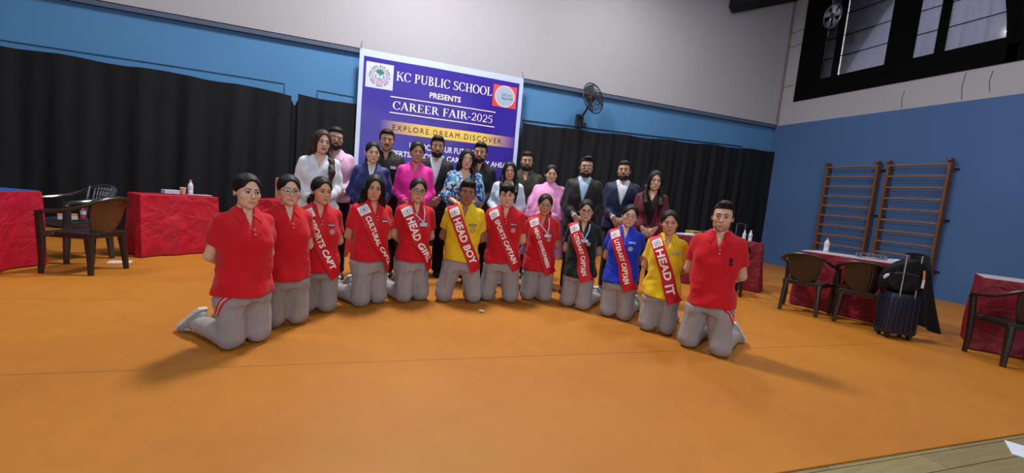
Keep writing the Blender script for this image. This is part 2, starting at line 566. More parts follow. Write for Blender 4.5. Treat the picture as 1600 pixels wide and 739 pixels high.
# ------------------------------------------------------------------ hair
def hair_sdf(style, male, seed=1):
    def streak(P, amp):
        th = np.arctan2(P[:, 0], P[:, 1]+.02)
        return amp*(np.sin(th*34+P[:, 2]*40+seed)+.6*np.sin(th*61-P[:, 2]*55+seed*2.))
    def curls(P, amp): return amp*np.sin(P[:, 0]*190+seed)*np.sin(P[:, 1]*170)*np.sin(P[:, 2]*180)
    lo, hi = [-.12, -.13, -.14], [.12, .15, .15]
    if male:
        def f(P):
            X = np.abs(P[:, 0])
            d = sd_ell(P, (0, .016, .034), (.0815, .1015, .0875))
            if style == 'quiff': d = smin(d, sd_ell(P, (.008, -.040, .095), (.052, .048, .030)), .02)
            elif style == 'fringe': d = smin(d, sd_ell(P, (0, -.040, .072), (.074, .060, .042)), .02)
            elif style == 'curly': d = smin(d, sd_ell(P, (0, -.015, .085), (.070, .078, .042)), .02)+curls(P, .0035)
            elif style == 'wave': d = smin(d, sd_ell(P, (0, -.02, .085), (.066, .072, .038)), .02)
            else: d = smin(d, sd_ell(P, (0, -.01, .078), (.066, .076, .038)), .02)
            d = smin(d, sd_head(P, True, True)-.0055, .008)+streak(P, .0009)
            # forehead and face
            zt = dict(fringe=.034, quiff=.060, curly=.052, wave=.058).get(style, .060)
            face = np.maximum(P[:, 2]-(zt-.25*np.clip(X-.045, 0, 1)+(.012*np.sin(P[:, 0]*90) if style == 'fringe' else 0)), P[:, 1]+.030+.10*np.clip(P[:, 2]-.02, 0, .1))
            d = smax(d, -face, .006)
            # sides above the ear, nape
            cut = (-.018-P[:, 2])-np.clip((P[:, 1]-.02)*1.6, -.01, .055)
            d = smax(d, cut, .006)
            return d
        return f, lo, hi
    lock = []
    low = -.44
    if style == 'long_front':    # falls over both shoulders to the chest
        lock = [((s*.066, .00, .02), (s*.084, .005, -.08), .026, .034) for s in (-1, 1)]
        lock += [((s*.084, .005, -.08), (s*.094, -.060, -.18), .034, .032) for s in (-1, 1)]
        lock += [((s*.094, -.060, -.18), (s*.088, -.145, -.26), .032, .028) for s in (-1, 1)]
        lock += [((s*.088, -.145, -.26), (s*.080, -.165, -.37), .028, .012) for s in (-1, 1)]
        lock += [((0, .08, 0), (0, .10, -.22), .07, .06)]
    elif style == 'long_right':  # one long fall over the viewer's right shoulder
        lock = [((s*.066, .00, .02), (s*.080, .015, -.08), .026, .032) for s in (-1, 1)]
        lock += [((.080, .015, -.08), (.092, -.065, -.18), .036, .034), ((.092, -.065, -.18), (.088, -.150, -.27), .033, .030), ((.088, -.150, -.27), (.074, -.170, -.40), .030, .012)]
        lock += [((-.080, .015, -.08), (-.085, .04, -.18), .034, .030), ((0, .08, 0), (0, .10, -.22), .07, .06)]
    elif style == 'long_back':
        lock = [((s*.064, .00, .03), (s*.080, .015, -.06), .028, .036) for s in (-1, 1)]
        lock += [((s*.080, .015, -.06), (s*.085, .03, -.165), .036, .034) for s in (-1, 1)]
        lock += [((s*.085, .03, -.165), (s*.080, .06, -.24), .034, .026) for s in (-1, 1)]
        lock += [((0, .08, 0), (0, .10, -.26), .07, .06)]
    elif style == 'bob':          # loose wavy hair to the shoulders, side parted
        lock = [((s*.060, -.03, .050), (s*.078, -.020, -.03), .020, .028) for s in (-1, 1)]
        lock += [((s*.078, -.020, -.03), (s*.090, .0, -.14), .030, .036) for s in (-1, 1)]
        lock += [((s*.090, .0, -.14), (s*.085, -.03, -.205), .036, .024) for s in (-1, 1)]
        lock += [((0, .08, 0), (0, .09, -.20), .07, .065)]
    elif style == 'bun': lock = [((0, .118, -.005), (0, .124, -.012), .034, .032)]; low = -.2
    elif style == 'low_bun': lock = [((-.03, .085, -.055), (-.055, .085, -.090), .036, .034), ((-.055, .085, -.09), (-.075, .05, -.15), .03, .016)]; low = -.25
    elif style == 'ponytail': lock = [((0, .10, .0), (.01, .13, -.05), .03, .035), ((.01, .13, -.05), (.045, .10, -.20), .034, .026)]; low = -.3
    elif style == 'ponytail_side': lock = [((0, .10, -.02), (.06, .08, -.09), .034, .034), ((.06, .08, -.09), (.105, -.02, -.20), .03, .014)]; low = -.3
    elif style == 'tied': lock = [((0, .10, -.02), (0, .105, -.10), .04, .035)]; low = -.2
    loose = style in ('long_front', 'long_right', 'long_back', 'bob')
    lo[2] = low; lo[0] = -.16; hi[0] = .16; lo[1] = -.22; hi[1] = .19

    def f(P):
        X = np.abs(P[:, 0])
        px = P[:, 0]-(.018 if style in ('bob', 'long_right') else 0)
        d = sd_ell(P, (0, .016, .034), (.0835 if not loose else .085, .1030, .0870 if not loose else .089))
        d = d+.0022*np.exp(-(px/.005)**2)*(P[:, 2] > .03)
        if style == 'tied': pass
        d = d+streak(P, .0008)
        ez = .115 if not loose else .112
        egg = sd_ell(P, (0, -.105, -.036), (.0665 if not loose else .061, .092, ez))
        d = smin(d, sd_head(P, False, True)-.0105*np.clip((P[:, 2]+.045)/.045, .12, 1)+streak(P, .0006), .008)
        d = smax(d, -egg, .012)
        if not loose:
            ln = -.030-np.clip((P[:, 1]-.020)*2.0, -.012, .055)
            d = smax(d, ln-P[:, 2], .010)
            d = smax(d, -.022-P[:, 1]-np.clip((P[:, 2]-.005)*1.7, -.018, .3), .010)
        else:
            d = smax(d, -.10-P[:, 2], .01)
        for (a, b, ra, rb) in lock:
            e = sd_cone(P, a, b, ra, rb)
            if loose: e = e+.0035*np.sin(P[:, 0]*95+P[:, 2]*14+seed)*np.sin(P[:, 1]*80+P[:, 2]*19)+.002*np.sin(P[:, 0]*210+P[:, 1]*120)
            else: e = e+.0015*np.sin(P[:, 2]*160+P[:, 0]*120)
            d = smin(d, e, .018)
        if loose:   # keep the face and neck clear
            keep = smin(sd_ell(P, (0, -.10, -.045), (.056, .090, .100)), sd_cone(P, (0, -.02, -.09), (0, -.06, -.30), .046, .052), .02)
            d = smax(d, -keep, .008)
        return d
    return f, lo, hi


def beard_sdf(kind, male=True):
    def f(P):
        X = np.abs(P[:, 0]); Q = np.stack([X, P[:, 1], P[:, 2]], 1)
        t = dict(full=.0085, short=.0045, moustache=.004).get(kind, .004)
        d = sd_head(P, True)-t+.0012*np.sin(P[:, 0]*230)*np.sin(P[:, 2]*210)
        mo = sd_ell(Q, (.013, -.088, -.0500), (.017, .016, .0055))
        if kind == 'moustache': return smax(d-.001, mo, .002)
        reg = sd_ell(P, (0, -.040, -.092), (.078, .066, .046))
        side = np.maximum(np.abs(X-.062)-.014, np.maximum(P[:, 2]-.0, np.maximum(-.10-P[:, 2], np.abs(P[:, 1]+.008)-.020)))
        reg = smin(reg, side, .015)
        reg = smax(reg, -sd_ell(P, (0, -.09, -.0645), (.024, .03, .010)), .003)
        reg = smax(reg, -(P[:, 2]+.125), .004)
        reg = smin(reg, mo, .004)
        return smax(d, reg, .003)
    return f, (-.09, -.12, -.14), (.09, .06, .01)


# ------------------------------------------------------------------ the figure
G_KNEEL = .405
TORSO_F = [(.72, .160, .125, .005), (.82, .164, .127, .005), (.90, .160, .121, .005), (1.00, .148, .110, .0), (1.08, .148, .114, -.004),
           (1.16, .150, .126, -.012), (1.23, .147, .116, -.004), (1.29, .138, .104, .004), (1.33, .118, .090, .010), (1.362, .082, .076, .015), (1.385, .064, .066, .016), (1.40, .058, .060, .016)]
TORSO_M = [(.72, .166, .120, .005), (.82, .168, .122, .005), (.90, .164, .118, .005), (1.00, .158, .112, .0), (1.08, .162, .114, .0),
           (1.16, .162, .120, -.002), (1.22, .163, .116, .002), (1.295, .154, .106, .006), (1.338, .130, .092, .010), (1.366, .093, .078, .015), (1.385, .072, .070, .016), (1.40, .066, .066, .016)]


CAPE = make_profile([(.93, .300, .185, -.02), (1.05, .285, .172, -.02), (1.18, .255, .150, -.01), (1.28, .205, .120, .004), (1.34, .13, .092, .012), (1.385, .066, .068, .016), (1.40, .06, .06, .016)])


def front_cast(f, x, z, off, y0=-.5, sgn=1.0, yl=.08):
    x = np.asarray(x, float).ravel(); z = np.asarray(z, float).ravel(); y = np.full(len(x), y0*sgn)
    for _ in range(24):
        d = f(np.stack([x, y, z], 1))-off
        y = y+sgn*np.clip(d, -.02, .08)*.9
        y = np.minimum(y, yl) if sgn > 0 else np.maximum(y, -yl)
    return y


def drape_grid(f, XZ, off, thick=.003):
    """XZ (nu,nv,2) frontal coordinates -> points lying on the garment"""
    XZ = np.asarray(XZ, float); y = front_cast(f, XZ[..., 0], XZ[..., 1], off).reshape(XZ.shape[:2])
    return np.stack([XZ[..., 0], y, XZ[..., 1]], -1)


def strip_xz(pts, w, n=24):
    pts = np.array(pts, float); seg = np.r_[0, np.cumsum(np.linalg.norm(np.diff(pts, axis=0), axis=1))]
    t = np.linspace(0, seg[-1], n); P = np.stack([np.interp(t, seg, pts[:, i]) for i in (0, 1)], 1)
    d = np.gradient(P, axis=0); d /= np.linalg.norm(d, axis=1)[:, None]; nrm = np.stack([-d[:, 1], d[:, 0]], 1)
    return np.stack([P+nrm*w*k for k in (-.5, 0, .5)], 1)


class Figure:
    def __init__(s, **k): s.__dict__.update(k); s.build()

    def fin(s, V):
        """standing frame -> root space"""
        V = np.array(V, float).reshape(-1, 3)
        tw = math.radians(getattr(s, 'twist', 0))
        if tw:
            t = np.clip((V[:, 2]-.84)/.20, 0, 1); t = t*t*(3-2*t)*tw; c, n = np.cos(t), np.sin(t)
            V = np.stack([V[:, 0]*c-V[:, 1]*n, V[:, 0]*n+V[:, 1]*c, V[:, 2]], 1)
        return (V-A3(0, 0, s.g))*s.sc

    def child(s, name, V, Q, m, parent=None, smooth=True):
        o = add(name, np_mesh(name, s.fin(V), Q, smooth), m, parent or s.root); return o

    def mbchild(s, name, mb, m, parent=None, smooth=True):
        mb.v = [tuple(p) for p in s.fin(mb.v)]
        return mb.build(name, m, parent or s.root, smooth)

    def build(s):
        s.kneel = s.pose == 'kneel'; s.g = G_KNEEL if s.kneel else 0.0
        full = s.h+(s.g*s.h_scale() if s.kneel else 0)
        s.sc = s.h_scale(); w = s.wide
        male = s.male; T = np.array(TORSO_M if male else TORSO_F); T[:, 1:3] *= w
        tb = np.interp(T[:, 0], [1.3, 1.4], [0, 1])           # keep the neck unscaled
        T[:, 1:3] = T[:, 1:3]*(1-tb[:, None])+np.array(TORSO_M if male else TORSO_F)[:, 1:3]*tb[:, None]
        s.pr = make_profile(T)
        shw = (.152 if male else .138)*(1+(w-1)*.6); r_ = 1.0 if male else .92
        s.arm = {}
        for sg in (-1, 1):
            sh = A3(sg*shw, .016, 1.312 if male else 1.306)
            if s.arms == 'behind':
                el = A3(sg*(shw+.052), .075, 1.055); wr = A3(sg*.055, .185*w**.5, .955)
            elif s.arms == 'front':
                el = A3(sg*(shw+.055), .03, 1.07); wr = A3(sg*.075, -.165*w, .945)
            elif s.arms == 'folded':
                el = A3(sg*(shw+.06), -.02, 1.07); wr = A3(sg*.06, -.195*w, .985)
            elif s.arms == 'down':
                el = A3(sg*(shw+.055), .03, 1.06); wr = A3(sg*(shw+.07), -.03, .82)
            s.arm[sg] = (sh, el, wr)
        # legs
        s.leg = {}
        kw = getattr(s, 'knee_w', .098)
        for sg in (-1, 1):
            if s.kneel: s.leg[sg] = [A3(sg*.078*w, .005, .85), A3(sg*kw, -.03, s.g+.082), A3(sg*(kw*.9), .375, s.g+.085)]
            else: s.leg[sg] = [A3(sg*.088, .01, .86), A3(sg*.095, .0, .47), A3(sg*.10, .02, .09)]
        s.root = None
        s.make_body(); s.make_top(); s.make_bottom(); s.make_hair(); s.make_shoes()
        if getattr(s, 'sash', None): s.make_sash()
        if getattr(s, 'glasses', None): s.make_glasses()
        s.extras()

    def h_scale(s):
        # s.h is the height of the crown above the floor in this pose
        return s.h/(1.65-(G_KNEEL if s.pose == 'kneel' else 0))

    # ---- skin: one continuous mesh (head, neck, trunk, arms, hands, legs)
    def make_body(s):
        male = s.male; r_ = 1.0 if male else .90
        def f(P):
            d = sd_profile(P, s.pr, 0, .86, 2.2, .83)
            d = smin(d, sd_cone(P, (0, .022, 1.34), (0, .016, 1.44), .060 if male else .052, .053 if male else .045), .03)
            for sg in (-1, 1):
                sh, el, wr = s.arm[sg]
                d = smin(d, sd_cone(P, (sg*.04, .02, 1.372), sh*A3(.9, 1, 1), .024, .036), .03)
                d = smin(d, sd_cone(P, sh, el, .045*r_, .039*r_), .03)
                d = smin(d, sd_cone(P, el, wr, .039*r_, .026*r_), .012)
                hp, kn, an = s.leg[sg]
                d = smin(d, sd_cone(P, hp, kn, .070, .050), .03)
                d = smin(d, sd_cone(P, kn, an, .050, .036), .015)
            return smax(d, (s.g+.008)-P[:, 2], .006)
        lo = (-.36, -.32, s.g-.01); hi = (.36, .48 if s.kneel else .30, 1.46)
        V, Q = isosurface(f, lo, hi, .015)
        V = s.fin(V); tone = np.array(s.skin)
        cols = np.tile(tone, (len(V), 1))
        # head
        hv, hq = head_data(male)
        hc = np.tile(tone, (len(hv), 1))
        front = hv[:, 1] < -.06
        lz = hv[:, 2]-5.5*hv[:, 0]**2
        lip = np.clip(1.35-((hv[:, 0]/.0245)**2+((lz+.0635)/.0095)**2), 0, 1)*front
        lip = np.clip(lip*2.2, 0, 1)[:, None]
        lipc = tone*(A3(.84, .55, .54) if not male else A3(.80, .58, .56))
        if getattr(s, 'lips', None) is not None: lipc = np.array(s.lips)
        hc = hc*(1-lip)+lipc*lip
        if getattr(s, 'stubble', 0):
            j = np.clip((-.045-hv[:, 2])/.02, 0, 1)*np.clip((.03-hv[:, 1])/.03, 0, 1)*np.clip((hv[:, 2]+.125)/.02, 0, 1)
            j = (j*(1-lip[:, 0])*s.stubble)[:, None]; hc = hc*(1-j)+np.array([.035, .025, .02])*j
        ear = (np.abs(hv[:, 0]) > .077)[:, None]; hc = np.where(ear, hc*A3(1.0, .92, .90), hc)
        yaw, pit, rol = [math.radians(a) for a in s.head]
        piv = Vector((0, .025, 1.415));         R = Matrix.Rotation(yaw, 4, 'Z') @ Matrix.Rotation(pit, 4, 'X') @ Matrix.Rotation(rol, 4, 'Y')
        hs = getattr(s, 'head_scale', 1.08); hx = getattr(s, 'face_w', .91)
        org = Vector((0, -.006, 1.65-.122*hs))
        Mst = Matrix.Rotation(math.radians(getattr(s, 'twist', 0)), 4, 'Z') @ Matrix.Translation(piv) @ R @ Matrix.Translation(org-piv) @ Matrix.Diagonal((hs*hx, hs, hs, 1))
        s.Mhead = Matrix.Diagonal((s.sc, s.sc, s.sc, 1)) @ Matrix.Translation((0, 0, -s.g)) @ Mst
        s.Mst = Mst
        Mn = np.array(s.Mhead)
        HV = hv@Mn[:3, :3].T+Mn[:3, 3]
        parts = [(V, Q, cols), (HV, hq, hc)]
        # hands
        v0, q0 = hand_data()
        for sg in (-1, 1):
            sh, el, wr = s.arm[sg]
            d = wr-el; d /= np.linalg.norm(d)
            if s.arms == 'down': d = A3(0, -.15, -1); d /= np.linalg.norm(d)
            elif s.arms == 'front': d = A3(-sg*.62, -.10, -.78)
            elif s.arms == 'folded': d = A3(-sg*.9, -.05, -.30)
            elif s.arms == 'behind': d = A3(-sg*.60, .05, -.80)
            d /= np.linalg.norm(d)
            z = -d
            pn = A3(-sg*1.0, 0, 0) if s.arms == 'down' else (A3(0, 1, 0) if s.arms != 'behind' else A3(0, -1, 0))  # palm normal
            x = pn-z*(pn@z); x /= np.linalg.norm(x); y = np.cross(z, x)
            hv_ = v0.copy(); qq = q0
            flip = (sg > 0) != (s.arms == 'behind')
            if s.arms == 'down': flip = sg < 0
            if flip: hv_[:, 1] *= -1; qq = q0[:, ::-1]
            W = s.fin((hv_*r_)@np.stack([x, y, z])+wr)
            parts.append((W, qq, np.tile(tone*.96, (len(W), 1))))
        off = 0; VV = []; QQ = []; CC = []
        for (v, q, c) in parts:
            VV.append(v); QQ.append(q+off); CC.append(c); off += len(v)
        me = np_mesh('person', np.concatenate(VV), np.concatenate(QQ)); C = np.concatenate(CC)
        at = me.attributes.new('skin_tone', 'FLOAT_COLOR', 'POINT')
        if len(me.vertices) == len(C): at.data.foreach_set('color', np.c_[C, np.ones(len(C))].astype(np.float32).ravel())
        me.materials.append(MATS['skin'])
        s.root = bpy.data.objects.new('person', me); COL.objects.link(s.root)
        s.root.location = (s.pos[0], s.pos[1], 0.0); s.root.rotation_euler = (0, 0, math.radians(s.heading))
        tag(s.root, s.label, 'person', s.group)
        fp = face_parts(male); hm = s.hair_mat()
        for sg in (-1, 1):
            e = add('eye', fp['eye', sg], mat('eye_white', srgb(180, 164, 152), .3), s.root, s.Mhead)
            add('iris', fp['iris', sg], mat('iris', srgb(28, 18, 12), .15), e)
            add('eyelash', fp['lash', sg], mat('lash', srgb(18, 12, 10), .6), e)
            b = fp['brow', sg]
            add('eyebrow', b, mat('brow', srgb(26, 18, 14), .8), s.root, s.Mhead)

    def hair_mat(s):
        c = getattr(s, 'hair_col', (20, 15, 13))
        return mat('hair_%d_%d_%d' % c, srgb(*c), .5, bump=.3, bscale=35, var=.4, vscale=30, spec=.22, col2=srgb(*[int(v*.5) for v in c]), stretch=(5, 5, .6))

    def make_hair(s):
        f, lo, hi = hair_sdf(s.hair, s.male, s.seed)
        V, Q = isosurface(f, lo, hi, .0064)
        add('hair', np_mesh('hair', V, Q), s.hair_mat(), s.root, s.Mhead)
        if getattr(s, 'beard', None):
            f, lo, hi = beard_sdf(s.beard)
            V, Q = isosurface(f, lo, hi, .0042)
            add('moustache' if s.beard == 'moustache' else 'beard', np_mesh('beard', V, Q), mat('beard', srgb(24, 18, 15), .7, bump=.6, bscale=260, var=.3, vscale=90), s.root, s.Mhead)

    # ---- upper garment
    def top_sdf(s, scale, z0, z1, sleeve, wig=.0035, vneck=None, sl_r=1.0, torso_only=False, flare=0.0):
        seed = s.seed
        cuts = []
        for sg in (-1, 1):
            sh, el, wr = s.arm[sg]
            if sleeve == 'short': e = sh+(el-sh)*.66; cuts.append((sg, e, (el-sh)/np.linalg.norm(el-sh)))
            elif sleeve == 'mid': e = el+(wr-el)*.35; cuts.append((sg, e, (wr-el)/np.linalg.norm(wr-el)))
            else: e = wr-(wr-el)*.02; cuts.append((sg, e, (wr-el)/np.linalg.norm(wr-el)))
        def un(P):
            sc = scale
            d = sd_profile(P, s.pr, 0, sc, 2.3, .5, z1)
            if flare: d = d-flare*np.clip(.95-P[:, 2], 0, 1)
            if torso_only: return d
            if s.top.get('cape'):
                d = smin(d, sd_profile(P, CAPE, 0, 1.0, 2.1)+.006*np.sin(np.arctan2(P[:, 0], P[:, 1])*16+seed)*np.clip((1.35-P[:, 2])*4, 0, 1), .03)
            for (sg, e, dr) in cuts:
                sh, el, wr = s.arm[sg]
                a = sd_cone(P, (sg*.045, .018, 1.376), sh*A3(.94, 1, 1), .026, .048*sl_r)
                if sleeve == 'short':
                    b = sd_cone(P, sh, el, .053*sl_r, .061*sl_r)
                    b = smax(b, (P-e)@dr, .004)
                else:
                    b = sd_cone(P, sh, el, .053*sl_r, .050*sl_r)
                    c = sd_cone(P, el, e, .050*sl_r, (.042 if sleeve == 'long' else .060)*sl_r)
                    c = c+.0035*np.sin((P-el)@dr*75+seed)
                    c = smax(c, (P-e)@dr, .004)
                    b = smin(b, c, .02)
                d = smin(d, smin(a, b, .03), .032)
            d = d+wig*1.1*np.sin(P[:, 0]*46+3*np.sin(P[:, 2]*7+seed)+seed)*np.clip((1.05-P[:, 2])*4, 0, 1)
            d = d+wob(P, seed, wig*1.5, 16, 16, 13)*np.clip((1.42-P[:, 2])*5, 0.1, 1)
            d = d+wig*.55*np.sin(P[:, 2]*85+4*np.sin(P[:, 0]*9+seed)+seed)*np.clip((1.10-P[:, 2])*5, 0, 1)*np.clip((P[:, 2]-.80)*6, 0, 1)
            return d
        def cut(P):
            d = un(P)
            if vneck:
                zb, hw = vneck
                wdg = np.maximum(np.abs(P[:, 0])-hw*np.clip((P[:, 2]-zb)/(1.39-zb), -1, 1.3), P[:, 1]-.0)
                d = smax(d, -wdg, .012)
            # hem only cuts the trunk, not sleeves hanging beside it
            inside = np.abs(P[:, 0])-.24*s.wide
            hem = np.where((inside < 0) | (sleeve == 'short'), z0+.008*np.sin(P[:, 0]*14+seed)-P[:, 2], -1)
            if s.arms != 'behind' and sleeve != 'short': hem = z0-P[:, 2]-.5*np.clip(.0, 0, 1)
            return smax(d, hem, .010)
        return cut, un

    def collar(s, f, m, parent, z=1.420, tip=.060, wide=.026, name='collar', spread=150):
        n = 33; rows = []
        t = np.linspace(-1, 1, n); th = np.radians(t*spread)
        r1 = .060 if s.male else .053
        fr = np.abs(t)**2
        zz = z-.050*fr+.004
        dirx, diry = np.sin(th), np.cos(th)
        c = A3(0, .016, 0)
        fl = np.clip((np.abs(t)-.72)/.28, 0, 1)
        inner = np.stack([dirx*r1, diry*r1+.016, zz-.018], 1)
        top = np.stack([dirx*(r1+.008), diry*(r1+.010)+.016, zz], 1)
        mid = np.stack([dirx*(r1+.018)*(1+.10*fl), diry*(r1+.022)+.014-.010*fl, zz-.024-.010*fl], 1)
        out = np.stack([dirx*(r1+wide)*(1+.45*fl), diry*(r1+wide+.004)+.012-.022*fl, zz-.042-tip*.55*fl], 1)
        G = np.stack([inner, top, mid, out], 1)
        sh = G.shape; P = G.reshape(-1, 3)
        for _ in range(4):
            d = f(P)-.006; g = np.zeros_like(P)
            for i in range(3):
                o = np.zeros(3); o[i] = .004; g[:, i] = (f(P+o)-f(P-o))/.008
            g /= np.linalg.norm(g, axis=1)[:, None]+1e-6
            P = P-g*np.clip(d, -.02, 0)[:, None]
        mb = MB().slab(P.reshape(sh), (0, .0, -.003)); return s.mbchild(name, mb, m, parent)

    def patch(s, f, name, outline_c, size, m, parent, off=.007, n=(5, 4)):
        cx, cz = outline_c; X, Z = np.meshgrid(np.linspace(-.5, .5, n[0])*size[0]+cx, np.linspace(-.5, .5, n[1])*size[1]+cz, indexing='ij')
        return s.mbchild(name, MB().slab(drape_grid(f, np.stack([X, Z], -1), off), (0, .004, 0)), m, parent)

    def disc(s, f, name, c, r, m, parent, off=.008, ring=None):
        rs = np.array([.02, r]) if ring is None else np.array([ring, r])
        th = np.linspace(0, 2*np.pi, 15); X = c[0]+rs[None]*np.cos(th)[:, None]; Z = c[1]+rs[None]*np.sin(th)[:, None]
        if ring is None: X[:, 0] = c[0]; Z[:, 0] = c[1]
        return s.mbchild(name, MB().slab(drape_grid(f, np.stack([X, Z], -1), off), (0, .003, 0)), m, parent)

    def make_top(s):
        k = s.top['kind']; m = s.top['mat']; hem = s.top.get('hem', .80)
        lo = (-.38, -.33, hem-.03); hi = (.38, .30, 1.44)
        hx = .0105 if s.kneel else .0125
        if k == 'polo':
            cut, un = s.top_sdf(1.10, hem, 1.405, 'short', .0040, (1.265, .034), sl_r=s.top.get('sl', 1.0), flare=.05)
            s.fcut, s.fun = cut, un
            o = s.child('polo_shirt', *isosurface(cut, lo, hi, hx), m)
            s.collar(cut, s.top.get('collar', m), o)
            # placket and buttons
            s.mbchild('placket', MB().slab(drape_grid(un, strip_xz([(.012, 1.275), (.012, 1.215)], .026, 8), .004), (0, .004, 0)), m, o)
            for z in (1.262, 1.232):
                y = front_cast(un, [.012], [z], .008)[0]
                s.mbchild('button', MB().lathe([(.0055, .002), (.0055, -.0015), (.001, -.002)], (.012, y, z), 10, 'Y'), mat('button', srgb(190, 170, 160), .4, var=.05), o)
            s.topo = o
        elif k == 'shirt':
            cut, un = s.top_sdf(s.top.get('scale', 1.10), hem, 1.405, s.top.get('sleeve', 'long'), .0045, s.top.get('v', (1.28, .034)), flare=s.top.get('flare', 0), sl_r=s.top.get('sl', 1.0))
            s.fcut, s.fun = cut, un
            o = s.child(s.top.get('name', 'shirt'), *isosurface(cut, lo, hi, hx), m); s.topo = o
            if s.top.get('has_collar', True): s.collar(cut, s.top.get('collar', m), o, tip=.10, wide=.032)
            if s.top.get('placket', True):
                s.mbchild('placket', MB().slab(drape_grid(un, strip_xz([(.006, 1.27), (.004, hem+.03)], .030, 20), .003), (0, .004, 0)), m, o)
            if s.top.get('inner'):
                ci, ui = s.top_sdf(1.02, 1.0, 1.38, 'long', .001, s.top.get('inner_v'), torso_only=True)
                s.child('inner_top', *isosurface(ci, (-.22, -.22, .98), (.22, .22, 1.42), hx), s.top['inner'])
            if s.top.get('cuff'):
                for sg in (-1, 1):
                    sh, el, wr = s.arm[sg]; d = (wr-el)/np.linalg.norm(wr-el)
                    s.mbchild('cuff', MB().tube([wr-d*.05, wr+d*.006], [.044, .042], 14), s.top['cuff'], o)
        elif k == 'suit':
            zb = s.top.get('button', 1.06)
            cut, un = s.top_sdf(1.17, hem, 1.40, 'long', .003, (zb, s.top.get('open', .085)), sl_r=1.06)
            s.fcut, s.fun = cut, un
            o = s.child(s.top.get('name', 'jacket'), *isosurface(cut, lo, hi, hx), m); s.topo = o
            # lapels
            for sg in (-1, 1):
                op = s.top.get('open', .085)
                zi = np.linspace(1.385, zb, 14); t = (zi-zb)/(1.39-zb)
                xi = op*t*.98+.004; wd = .052*np.sin(np.clip((1.39-zi)/(1.39-zb), 0, 1)**.55*np.pi)**.7+.004
                wd = np.where(zi > 1.30, wd*np.clip((1.40-zi)/.06, .45, 1), wd)
                XZ = np.stack([np.stack([sg*(xi-.004), zi], 1), np.stack([sg*(xi+wd*.5), zi+.004], 1), np.stack([sg*(xi+wd), zi+.012], 1)], 1)
                s.mbchild('lapel', MB().slab(drape_grid(un, XZ, .007), (0, .006, 0)), m, o)
            y = front_cast(un, [.012], [zb-.012], .004)[0]
            s.mbchild('button', MB().lathe([(.009, .004), (.009, -.003), (.002, -.004)], (.012, y, zb-.012), 10, 'Y'), mat('button_dark', srgb(15, 15, 16), .35, var=.05), o)
            ci, ui = s.top_sdf(1.05, .97, 1.40, 'long', .0018, s.top.get('inner_v', (1.33, .030)), torso_only=True)
            i = s.child('inner_shirt', *isosurface(ci, (-.24, -.24, .95), (.24, .24, 1.43), hx), s.top['inner'])
            if s.top.get('has_collar', True):
                s.collar(ci, s.top['inner'], i, tip=.10, wide=.026)
                s.mbchild('placket', MB().slab(drape_grid(ui, strip_xz([(.004, 1.33), (.003, zb-.02)], .026, 14), .003), (0, .004, 0)), s.top['inner'], i)
                for sg in (-1, 1):
                    sh, el, wr = s.arm[sg]; d = (wr-el)/np.linalg.norm(wr-el)
                    s.mbchild('cuff', MB().tube([wr-d*.03, wr+d*.018], [.036, .034], 12), s.top['inner'], i)

    # ---- lower garment
    def make_bottom(s):
        b = s.bottom; seed = s.seed+7; m = b['mat']; r = b.get('r', 1.0)
        if b['kind'] == 'none': return
        pr = make_profile([(.70, .150, .115, .005), (.80, .166, .122, .006), (.90, .160, .114, .006), (.98, .145, .105, .004)])
        def f(P):
            d = sd_profile(P, pr, 0, s.wide, 2.3, .72 if not s.kneel else .74, .97)
            if s.kneel:
                # open crotch: thighs separate below
                for sg in (-1, 1):
                    hp, kn, an = s.leg[sg]
                    c = sd_cone(P, hp, kn, .100*r*s.wide**.5, .086*r)
                    c = c+.0035*np.sin(np.arctan2(P[:, 0]-kn[0], P[:, 1]-kn[1])*7+P[:, 2]*9+seed)*np.clip((P[:, 2]-s.g-.1)*6, 0, 1)
                    c = c+.004*np.sin(P[:, 2]*70+P[:, 0]*20+seed)*np.clip((s.g+.22-P[:, 2])*8, 0, 1)*np.clip((P[:, 1]+.02)*14, 0, 1)
                    d = smin(d, c, .055)
                    e = sd_cone(P, kn, an, .080*r, .062*r)+.003*np.sin(P[:, 1]*75+seed+sg)
                    e = smax(e, P[:, 1]-an[1]-.025, .006)
                    d = smin(d, e, .022)
                d = d+wob(P, seed, .0035, 22, 22, 10)+.03*np.clip((P[:, 2]-s.top.get('hem', .8)+.022)/.05, 0, 1)
                return smax(d, (s.g+.003)-P[:, 2], .012)
            for sg in (-1, 1):
                hp, kn, an = s.leg[sg]
                d = smin(d, sd_cone(P, hp, kn, .092*r, .072*r), .03)
                c = sd_cone(P, kn, an, .072*r, .066*r); c = smax(c, .06-P[:, 2], .006)
                d = smin(d, c, .02)
            return d+wob(P, seed, .003, 20, 20, 12)+.02*np.clip((P[:, 2]-s.top.get('hem', .8)+.022)/.05, 0, 1)
        lo = (-.26, -.20, s.g-.012 if s.kneel else .04); hi = (.26, .44 if s.kneel else .2, .99)
        s.ftr = f
        o = s.child('trousers', *isosurface(f, lo, hi, .0105 if s.kneel else .0135), m); s.bot = o
